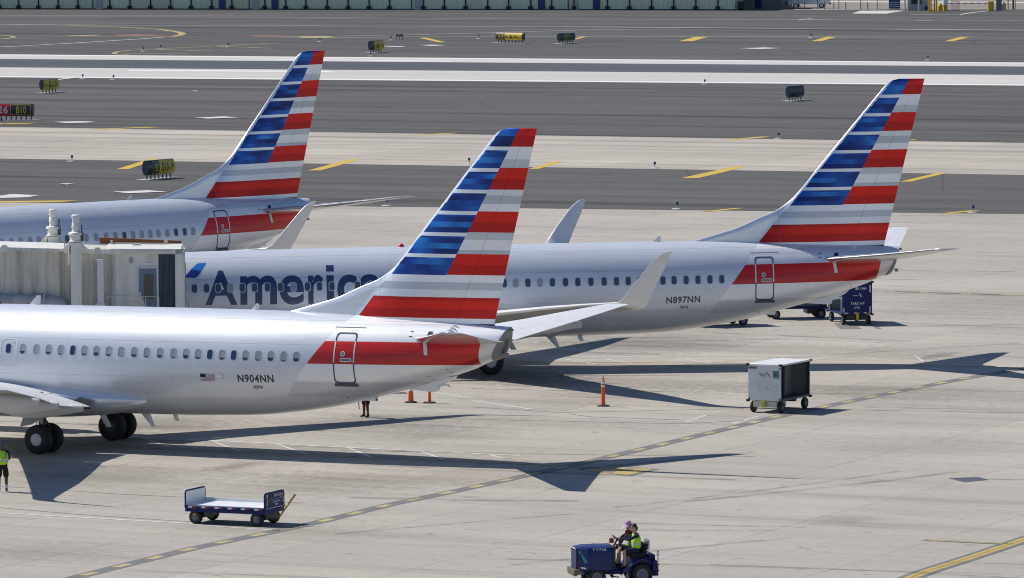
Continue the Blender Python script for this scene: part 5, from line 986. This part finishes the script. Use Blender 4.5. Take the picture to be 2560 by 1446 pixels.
for y in (-.62, -.14, .32): b.quad((X, y, .55), (X, y + .15, .55), (X, y + .15, .60), (X, y, .60)); b.quad((X, y + .15, .55), (X, y + .27, .55), (X, y + .27, .60), (X, y + .15, .60), 1)
b.build('cart_lettering', [M['white_paint'], M['red_paint']], bc, 0)
b = MB(); b.box((X + .03, 0, .40), (.06, .14, .34)); b.build('hitch', [M['yellow_paint']], bc, bevel=.01)
b = MB(); b.tube([(-1.1, .95, .62), (-1.0, 1.18, 1.75)], .03, 8); b.tube([(-1.05 + .0, 1.08 + .11 * math.cos(a_), 1.38 + .11 * math.sin(a_)) for a_ in [2 * math.pi * k / 12 for k in range(12)]], .01, 6, closed=True); b.box((-1.1, .9, .55), (.3, .3, .25)); b.build('tow_bar', [M['black_paint']], bc)
for (px0, py0, px1, py1), lb in (((2050, 796.5, 1932, 798.5), 'navy covered baggage cart mostly hidden under the tail, beside the one numbered BR 1964'), ((1842, 814, 1742, 818), 'navy covered baggage cart nearly all hidden by the belly of the middle airliner')):
    a, c = G(px0, py0), G(px1, py1); ctr = (a + c) / 2 + Vector((0, .5, 0)); dx = (a - c).normalized()
    covered_cart(lb, (ctr.x, ctr.y, 0), math.atan2(dx.y, dx.x), M['navy_paint'], M['navy_paint'], M['grey_paint'], M['black_cloth'], M['navy_paint'], M['black_paint'], H1=1.70)
# ---------------------------------------------------------------- cones and delineators
def cone(label, px, py, h, r0, r1, collar, name='traffic_cone', cat='traffic cone'):
    g = G(px, py); t = thing(name, label, cat, (g.x, g.y, 0), 0, 'orange cones and delineator posts')
    MB().lathe([(.26, 0), (.26, .03), (.22, .05), (r0 + .02, .06)], n=8 if r0 < .1 else 20).build('base', [M['black_rubber']], t, 30)
    b = MB().lathe([(r0, .05), (r1, h)], n=20, mi=0)
    b.build('body', [M['orange_plastic']], t)
    for z0, z1 in collar:
        f = lambda z: r0 + (r1 - r0) * (z - .05) / (h - .05) + .004
        MB().lathe([(f(z0), z0), (f(z1), z1)], n=20, caps=False).build('reflective_collar', [M['white_paint']], t)
    return t
cone('orange traffic cone with a white collar behind the belly of the nearest airliner', 1027, 1007, .78, .12, .085, [(.48, .77)])
cone('thin orange delineator post under the tail skid of the nearest airliner', 1074, 1008, 1.05, .065, .055, [(.85, 1.0)], 'delineator_post', 'delineator post')
t = cone('tall orange delineator post with striped top, left of the white cart', 1508, 1016, 1.10, .085, .065, [(.80, .86), (.92, .99), (1.03, 1.07)], 'delineator_post', 'delineator post')
MB().lathe([(.03, 1.10), (.035, 1.14), (.02, 1.2), (.012, 1.27)], n=12).build('top_handle', [M['orange_plastic']], t)
# ---------------------------------------------------------------- taxiway guidance signs
SY = mat('sign_yellow', (.72, .50, .03), .4, coat=.2); SB = mat('sign_black', (.02, .022, .03), .4, coat=.2); SR = mat('sign_red', (.42, .015, .03), .4, coat=.2); SN = mat('sign_housing', (.03, .033, .06), .4, coat=.2)
SWT = mat('sign_white', (.7, .7, .7), .5); SYT = mat('sign_yellow_text', (.62, .52, .03), .5)
def arrow(fn, b, x0, x1, y, w, ang=0, mi=0):
    """arrow from x0 to x1 (head at x1) drawn on the panel by fn"""
    d = 1 if x1 > x0 else -1; ca, sa = math.cos(ang), math.sin(ang); Ln = abs(x1 - x0)
    P = lambda u, v: fn(x0 + d * (u * ca) - 0 * v - v * sa * d, y + u * sa + v * ca)
    for a in ([(0, -w / 2), (Ln - w, -w / 2), (Ln - w, w / 2), (0, w / 2)], [(Ln, 0), (Ln - .16, .15), (Ln - .22, .12), (Ln - .09, 0)], [(Ln, 0), (Ln - .09, 0), (Ln - .22, -.12), (Ln - .16, -.15)]): b.poly([P(*q) for q in a], mi)
def guide_sign(label, px0, py0, px1, py1, hgt, panels, flip=False):
    """barrel-fronted sign on short legs; local x runs along the face from its left end, -y is the lettered face"""
    a, c = G(px0, py0), G(px1, py1); Ln = (c - a).length; rz = math.atan2(c.y - a.y, c.x - a.x)
    t = thing('guidance_sign', label, 'taxiway sign', (a.x, a.y, 0), rz, 'taxiway guidance signs'); z0 = .32; dp = .16
    def prof(k, n=12): u = -1 + 2 * k / n; return (-.10 - dp * (1 - u * u), z0 + hgt * (k / n))
    n = 12; ring = [prof(k) for k in range(n + 1)] + [(-y, z) for y, z in reversed([prof(k) for k in range(n + 1)])]
    b = MB(); b.ring_loft([[(x, y, z) for y, z in ring] for x in (0, Ln)]); b.build('housing', [SN], t, 30)
    F = lambda x, z, o=.006: Vector((x, -.10 - dp * (1 - (2 * (z - z0) / hgt - 1) ** 2) - o, z))
    for x0, x1, m, items in panels:
        b = MB()
        for k in range(10):
            za, zb_ = z0 + .03 + (hgt - .06) * k / 10, z0 + .03 + (hgt - .06) * (k + 1) / 10; b.quad(F(x0 * Ln, za), F(x1 * Ln, za), F(x1 * Ln, zb_), F(x0 * Ln, zb_))
        p = b.build('panel', [m], t, 60)
        if items:
            b = MB()
            for it in items:
                if it[0] == 't': letters(it[1], lambda x, z: F(x, z, .012), it[2] * Ln, it[3] * Ln, z0 + hgt * .22, z0 + hgt * .78, .06, .018, b)
                elif it[0] == 'a': arrow(lambda x, z: F(x, z, .035), b, it[1] * Ln, it[2] * Ln, z0 + hgt * (.5 if len(it) < 4 else .30), .05, 0 if len(it) < 4 else it[3])
                elif it[0] == 'f':
                    xa, xb, zl, zh = it[1] * Ln, it[2] * Ln, z0 + .08, z0 + hgt - .08; w = .035
                    for q in ([xa, xa + w, zl, zh], [xb - w, xb, zl, zh], [xa, xb, zl, zl + w], [xa, xb, zh - w, zh]):
                        for k in range(8): u0 = q[2] + (q[3] - q[2]) * k / 8; u1 = q[2] + (q[3] - q[2]) * (k + 1) / 8; b.quad(F(q[0], u0, .012), F(q[1], u0, .012), F(q[1], u1, .012), F(q[0], u1, .012))
            b.build('panel_lettering', [SYT if m is SB else (SWT if m is SR else SB)], p, 60)
    nl = max(4, int(Ln / .42))
    for k in range(nl): x = .2 + (Ln - .4) * k / (nl - 1); MB().box((x, 0, z0 / 2), (.09, .06, z0)).box((x, 0, .05), (.16, .12, .03)).build('leg', [M['dark_grey']], t)
    b = MB(); MB().box((Ln / 2, 0, .02), (Ln + .8, 1.1, .05)).build('pad', [M['concrete_pad']], t); return t
guide_sign('yellow sign with a left arrow and B10 beyond the runway edge at far left', 104, 234, 142, 231.5, .92, [(.02, .98, SY, [('a', .26, .06), ('t', 'B10', .36, .86)])])
guide_sign('long red and black sign reading 26 and B10, cut by the left picture edge', -90, 299.5, 84, 300.5, 1.02, [(.01, .664, SR, [('t', '8-26', .38, .645)]), (.668, .985, SB, [('f', .678, .975), ('t', 'B10', .765, .905)])])
guide_sign('nearest taxiway sign, black B beside yellow B10 with a slanted arrow', 363, 451, 430, 445, 1.0, [(.18, .42, SB, [('f', .20, .40), ('t', 'B', .27, .36)]), (.43, .99, SY, [('t', 'B10', .53, .76), ('a', .80, .97, R(45))])])
guide_sign('yellow sign with A8 and a right arrow just beyond the runway', 925, 133.5, 955, 131.5, 1.0, [(.22, .98, SY, [('t', 'A8', .34, .62), ('a', .66, .92)])])
guide_sign('long far sign, black A8 then yellow A between two arrows', 1242, 107.9, 1310, 109.2, .85, [(.01, .32, SB, [('f', .02, .31), ('t', 'A8', .07, .27)]), (.33, .96, SY, [('a', .45, .35), ('t', 'A', .52, .62), ('a', .67, .79)])])
guide_sign('dark navy sign with a dim yellow A8 panel, right of the long A sign', 1397, 110.5, 1434, 108.5, .85, [(.24, .68, mat('sign_dull_yellow', (.22, .22, .04), .4), [('a', .40, .30), ('t', 'A8', .45, .66)])])
guide_sign('blank dark navy sign standing alone between the runway and the taxiway at right', 1970, 254, 2005, 251.5, 1.0, [])
g = G(999, 100); t = thing('distance_sign', 'small pair of weathered marker boxes on thin legs near the far taxiway line', 'marker sign', (g.x, g.y, 0), R(-15))
for x in (-.22, .22): MB().box((x, 0, .52), (.34, .25, .30)).build('marker_box', [mat('marker_brown', (.20, .16, .10), .6)], t, bevel=.02)
for x in (-.35, 0, .35): MB().cyl((x, 0, 0), (x, 0, .4), .03, n=8).build('leg', [M['rust']], t)
# ---------------------------------------------------------------- taxiway edge lights
lamp_b = mat('lens_blue', (.01, .02, .16), .2); first = None
def edge_light(px, py, label, hgt=.36):
    global first
    g = G(px, py)
    if first is None:
        t = thing('edge_light', label, 'edge light', (g.x, g.y, 0), 0, 'taxiway edge lights')
        MB().lathe([(.36, .0), (.34, .03), (.10, .06)], n=14).build('base_plate', [M['concrete_pad']], t); MB().cyl((0, 0, .05), (0, 0, .26), .035, n=10).build('stem', [M['grey_paint']], t)
        MB().lathe([(.05, .26), (.085, .28), (.09, .36), (.07, .44), (.02, .46)], n=12).build('lens', [lamp_b], t); first = t; return t
    return dup(first, (g.x, g.y, 0), 0, label)
for px, py, lb in ((180, 404, 'edge light left of the nearest B10 sign, on the concrete taxiway edge'), (968, 515, 'edge light above the tip of the far tailplane'), (1173, 411, 'edge light left of the nearest fin, on the dark asphalt edge'), (1637, 421, 'edge light on the concrete taxiway edge, middle right'),
    (1693, 523, 'edge light at the apron edge above the middle airliner'), (1947, 347, 'edge light on the far concrete taxiway edge left of the middle fin'), (1762, 211, 'edge light alone on the runway shoulder, right half'), (2320, 151, 'edge light beyond the runway above the middle fin'),
    (207, 198, 'edge light left of a close pair on the runway shoulder'), (284, 199.5, 'edge light right of a close pair on the runway shoulder'), (359, 129, 'edge light on the yellow loop beyond the runway, leftmost of three'), (402, 124, 'edge light on the yellow loop beyond the runway, middle of three'), (571, 118, 'edge light on the yellow loop beyond the runway, rightmost of three'),
    (978, 101, 'edge light left of the small marker boxes'), (1197, 97, 'edge light left of the long A sign'), (2028, 95, 'edge light among the far yellow slashes at right'), (800, 104.5, 'edge light above the far airliner fin'), (4, 311, 'edge light under the red sign at the left picture edge'), (927, 141, 'edge light beside the A8 sign on the runway edge'), (2433, 532, 'edge light at the apron edge near the right picture edge')):
    edge_light(px, py, lb)
# ---------------------------------------------------------------- long metal building along the far edge
def corrugated(name, c, period=.34):
    t = NT(name); o, x, y, z = t.pos(); u = t.m('FRACT', t.m('DIVIDE', x, period)); k = t.m('LESS_THAN', u, .16)
    pan = t.white(t.xyz(t.m('FLOOR', t.m('DIVIDE', x, 2.68)), 1.0, 2.0)); a = t.noise(t.xyz(t.m('MULTIPLY', x, .8), y, t.m('MULTIPLY', z, .2)), 1.0, 4, .6)
    c2 = t.mix(1.0, c, t.m('MULTIPLY', t.m('MULTIPLY_ADD', pan, .14, .93), t.m('MULTIPLY_ADD', a, .25, .88)), 'MULTIPLY')
    return t.set(t.mix(k, c2, t.mix(1.0, c2, (.72, .74, .72), 'MULTIPLY')), .6)
A0, A1 = G(-900, 22.0), G(1838, 26.0); Lb = (A1 - A0).length; rzb = math.atan2(A1.y - A0.y, A1.x - A0.x); X0 = (G(0, 23) - A0).length
bl = thing('long_metal_building', 'long pale green corrugated metal building with black posts along the far edge', 'building', (A0.x, A0.y, 0), rzb)
WG = corrugated('wall_green', (.80, .82, .53))
MB().box((Lb / 2, 9, 3.0), (Lb, 18, 6.0)).build('wall', [WG], bl); MB().box((Lb / 2, 9, 6.1), (Lb + 1, 19, .3)).build('roof', [M['cream_paint']], bl); MB().box((Lb / 2, -.04, .06), (Lb, .06, .14)).build('base_flashing', [M['dark_grey']], bl)
def bx(px): return (G(px, 23 + px * .0022) - A0).length
for px in [-96 - 50 * k for k in range(15)] + [-46, 2, 50, 99, 148, 197, 276, 326, 377, 427, 478, 529, 579, 661, 713, 763, 816, 868, 920, 971, 1055, 1107, 1160, 1215, 1267, 1322, 1374, 1430, 1513, 1568, 1623, 1678, 1733, 1788]:
    x = bx(px) if px > -50 else X0 + px * .0545
    b = MB(); b.box((x, -.07, 3.0), (.16, .12, 6.0)); b.box((x, -.16, .30), (.55, .3, .42)); b.build('post', [M['black_paint']], bl)
for px in (250, 638, 1042, 1432): 
    b = MB(); b.box((bx(px) - .9, -.06, 3), (.12, .1, 6)); b.box((bx(px), -.06, 3), (.9, .1, 6), 1); b.build('wall_pilaster', [M['dark_grey'], M['cream_paint']], bl)
for px in (555, 686, 1349, 1486): MB().box((bx(px), -.08, 1.1), (.95, .08, 2.1)).build('door', [M['plastic_blue']], bl, bevel=.01)
for px, py, lb in ((605, 21.5, 'black wheeled bin against the pale green building'), (1852, 25.5, 'black wheeled bin in the shade past the end of the green building')):
    g = G(px, py); t = thing('wheeled_bin', lb, 'bin', (g.x, g.y - .5, 0), R(10), 'black wheeled bins'); MB().box((0, 0, .58), (.62, .62, .95), taper=1.15).build('bin_body', [M['black_paint']], t, bevel=.03); MB().box((0, 0, 1.09), (.82, .82, .08)).build('bin_lid', [M['black_rubber']], t, bevel=.02); MB().cyl((-.36, .25, .1), (.36, .25, .1), .1, n=12).build('wheel', [M['black_rubber']], t)
# second shed in shade, then the pickup truck, fence and the gate
g = G(1905, 23); t = thing('grey_shed', 'low shaded shed beside the end of the green building', 'shed', (g.x, g.y, 0), rzb)
MB().box((0, 4, 1.7), (5.2, 7, 3.4)).build('wall', [corrugated('shed_wall', (.16, .17, .15), .5)], t); MB().box((0, 3.2, 3.5), (6.8, 9.5, .2)).build('roof', [M['dark_grey']], t); MB().box((-.6, .46, 1.1), (.9, .06, 2.1)).build('door', [M['navy_paint']], t)
g = G(2023, 21.5); t = thing('pickup_truck', 'white pickup truck parked behind the wire fence', 'pickup truck', (g.x, g.y + 1.2, 0), R(172))
def side_prof(pts, w, inset=0.0):
    return [[(x, s_ * w, z) for x, z in pts] for s_ in (-1, 1)]
b = MB(); P = [(-2.75, .55), (-2.75, 1.12), (-.75, 1.14), (-.75, 1.12), (1.0, 1.12), (2.55, 1.02), (2.7, .9), (2.7, .5)]; b.ring_loft(side_prof(P, .93)); b.build('body', [M['white_paint']], t, 30, .04)
b = MB(); P = [(-.80, 1.12), (-.62, 1.72), (.42, 1.74), (1.15, 1.12)]; b.ring_loft([[(x, s_ * (.90 if z < 1.3 else .74), z) for x, z in P] for s_ in (-1, 1)]); cb = b.build('cab', [M['white_paint']], t, 30, .03)
b = MB(); 
for s_ in (-1, 1): b.quad((-.62, s_ * .905, 1.2), (.98, s_ * .905, 1.2), (.42, s_ * .79, 1.66), (-.52, s_ * .79, 1.66))
b.build('side_window', [M['glass_dark']], cb, 0)
MB().box((-2.80, 0, .60), (.16, 1.8, .2)).build('rear_bumper', [M['dark_grey']], t, bevel=.02); [MB().box((-2.755, y_, .95), (.03, .16, .3)).build('tail_light', [M['red_paint']], t) for y_ in (.8, -.8)]
for x in (-1.75, 1.65):
    for y in (-.80, .80): wheel(t, x, y, .38, .26, M['alu'])
def post(name, px, py, h, r, m, lb, cat, grp, sq=False):
    g = G(px, py); b = MB()
    if sq: b.box((0, 0, h / 2), (r * 2, r * 2, h))
    else: b.lathe([(r, 0), (r, h - r * .6), (r * .6, h - .02), (.01, h)], n=12)
    o = tag(b.build(name, [m], None), lb, cat, grp); o.location = (g.x, g.y, 0); return o
fa, fb = G(1985, 25), G(2250, 26.5); Lf = (fb - fa).length
fn_ = thing('wire_fence', 'wire fence on thin steel posts in front of the white pickup', 'fence', (fa.x, fa.y, 0), math.atan2(fb.y - fa.y, fb.x - fa.x))
for px in (1986, 2009, 2044, 2063, 2087, 2100, 2118, 2157, 2175, 2200): x = (G(px, 25.3) - fa).length; MB().cyl((x, 0, 0), (x, 0, 1.1 if px in (2009, 2063, 2118, 2175, 2087) else 2.6), .05, n=8).build('fence_post', [M['dark_grey']], fn_)
b = MB()
for z in (.25, .5, .75, 1.0): b.tube([(0, 0, z), (Lf, 0, z)], .012, 4)
b.build('fence_wire', [M['steel']], fn_); sheet('kerb', [G(1985, 25.8), G(2200, 27.2), G(2200, 26.4), G(1985, 25)], GM['white'], .06)
g = G(2236, 23.5); t = thing('portable_toilet', 'dark blue portable toilet cabin by the gate', 'portable toilet', (g.x, g.y, 0), R(-6)); MB().box((0, .5, 1.1), (1.45, 1.2, 2.2)).build('cabin', [M['plastic_blue']], t, bevel=.04); MB().box((0, -.12, 1.05), (.72, .04, 1.85)).build('door', [mat('toilet_door', (.03, .075, .20), .5)], t, bevel=.02); MB().lathe([(.9, 2.2), (.7, 2.35), (.1, 2.4)], (0, .5, 0), n=4).build('roof', [M['grey_paint']], t)
g = G(2283, 27); t = thing('guard_booth', 'grey guard booth with a window beside the yellow posts', 'guard booth', (g.x + .9, g.y + 1.5, 0), R(-6)); MB().box((0, 0, 1.3), (2.7, 2.0, 2.6)).build('wall', [M['grey_paint']], t, bevel=.02); MB().box((-.35, -1.02, 1.35), (1.3, .04, 1.1)).build('window', [M['glass_dark']], t); MB().box((0, 0, 2.7), (3.1, 2.4, .2)).build('roof', [M['white_paint']], t); MB().box((.95, -1.02, .3), (.35, .05, .5)).build('vent', [M['navy_paint']], t)
for px, py, h, m, lb in ((2262, 27, 2.2, 'cream_paint', 'cream post leftmost by the grey booth'), (2270, 28, 2.2, 'cream_paint', 'cream post second by the grey booth'), (2297, 28.5, 2.6, 'cream_paint', 'thin cream post in front of the grey booth'), (2322, 32, 2.7, 'yellow_paint', 'tall yellow post at the gate, leftmost of the yellow posts'), (2327, 31, 2.4, 'yellow_paint', 'yellow post just behind the leftmost tall one'), (2336, 32, 2.7, 'yellow_paint', 'tall yellow post, middle of the gate row'), (2341, 31.5, 2.7, 'yellow_paint', 'tall yellow post touching the yellow drum')):
    post('bollard', px, py, h, .11, M[m], lb, 'bollard', 'gate bollards')
for px, py, h, r, m, lb in ((2350, 28.5, .95, .33, 'yellow_paint', 'yellow drum left of the barrier arm'), (2477, 28, 1.25, .36, 'yellow_paint', 'yellow barrier cabinet at the right end of the striped arm'), (2508, 25, 1.0, .36, 'tan_plastic', 'tan drum beside the blue cabinet'), (2497, 27, 1.45, .36, 'hub_grey', 'grey blue cabinet right of the yellow one')):
    post('barrier_drum', px, py, h, r, M[m], lb, 'drum', 'drums and cabinets at the gate', r > .35 and m != 'tan_plastic')
post('bollard', 2520, 23, 2.2, .1, M['yellow_paint'], 'yellow post right of the tan drum', 'bollard', 'gate bollards'); post('bollard', 2533, 24, 2.4, .13, M['olive'], 'dull brown post near the right picture edge', 'bollard', 'gate bollards'); post('bollard', 2538, 24.5, 1.2, .05, M['red_paint'], 'thin red post near the right picture edge', 'bollard', 'gate bollards')
ga, gb = G(2363, 28), G(2474, 28); Lg = (gb - ga).length
t = thing('barrier_gate', 'white and red striped barrier arm on a white and yellow pedestal', 'barrier', (ga.x, ga.y, 0), math.atan2(gb.y - ga.y, gb.x - ga.x))
MB().lathe([(.30, 0), (.30, .75)], n=16).build('pedestal', [M['yellow_paint']], t); MB().lathe([(.36, .75), (.36, 2.6)], n=16).build('pedestal_drum', [M['white_paint']], t)
b = MB(); k = 0; x = .2
while x < Lg: b.box((x + .22, -.3, 1.02), (.44, .06, .14), k % 2); x += .44; k += 1
b.build('arm', [M['white_paint'], M['red_paint']], t)
b = MB()
for i in range(9): b.box((.75 + i * .13, .2, 1.2), (.03, .03, 2.4)); b.box((1.3, .2, .1 + i * .28), (1.2, .03, .03))
b.build('mesh_panel', [M['dark_grey']], t)
# light poles and lots beyond the fence stay out of frame; the ground there is pale
sheet('far_sandy_verge', [G(2060, 3), G(2700, 6), G(2700, 9), G(2060, 6)], GM['rwy'], .010)
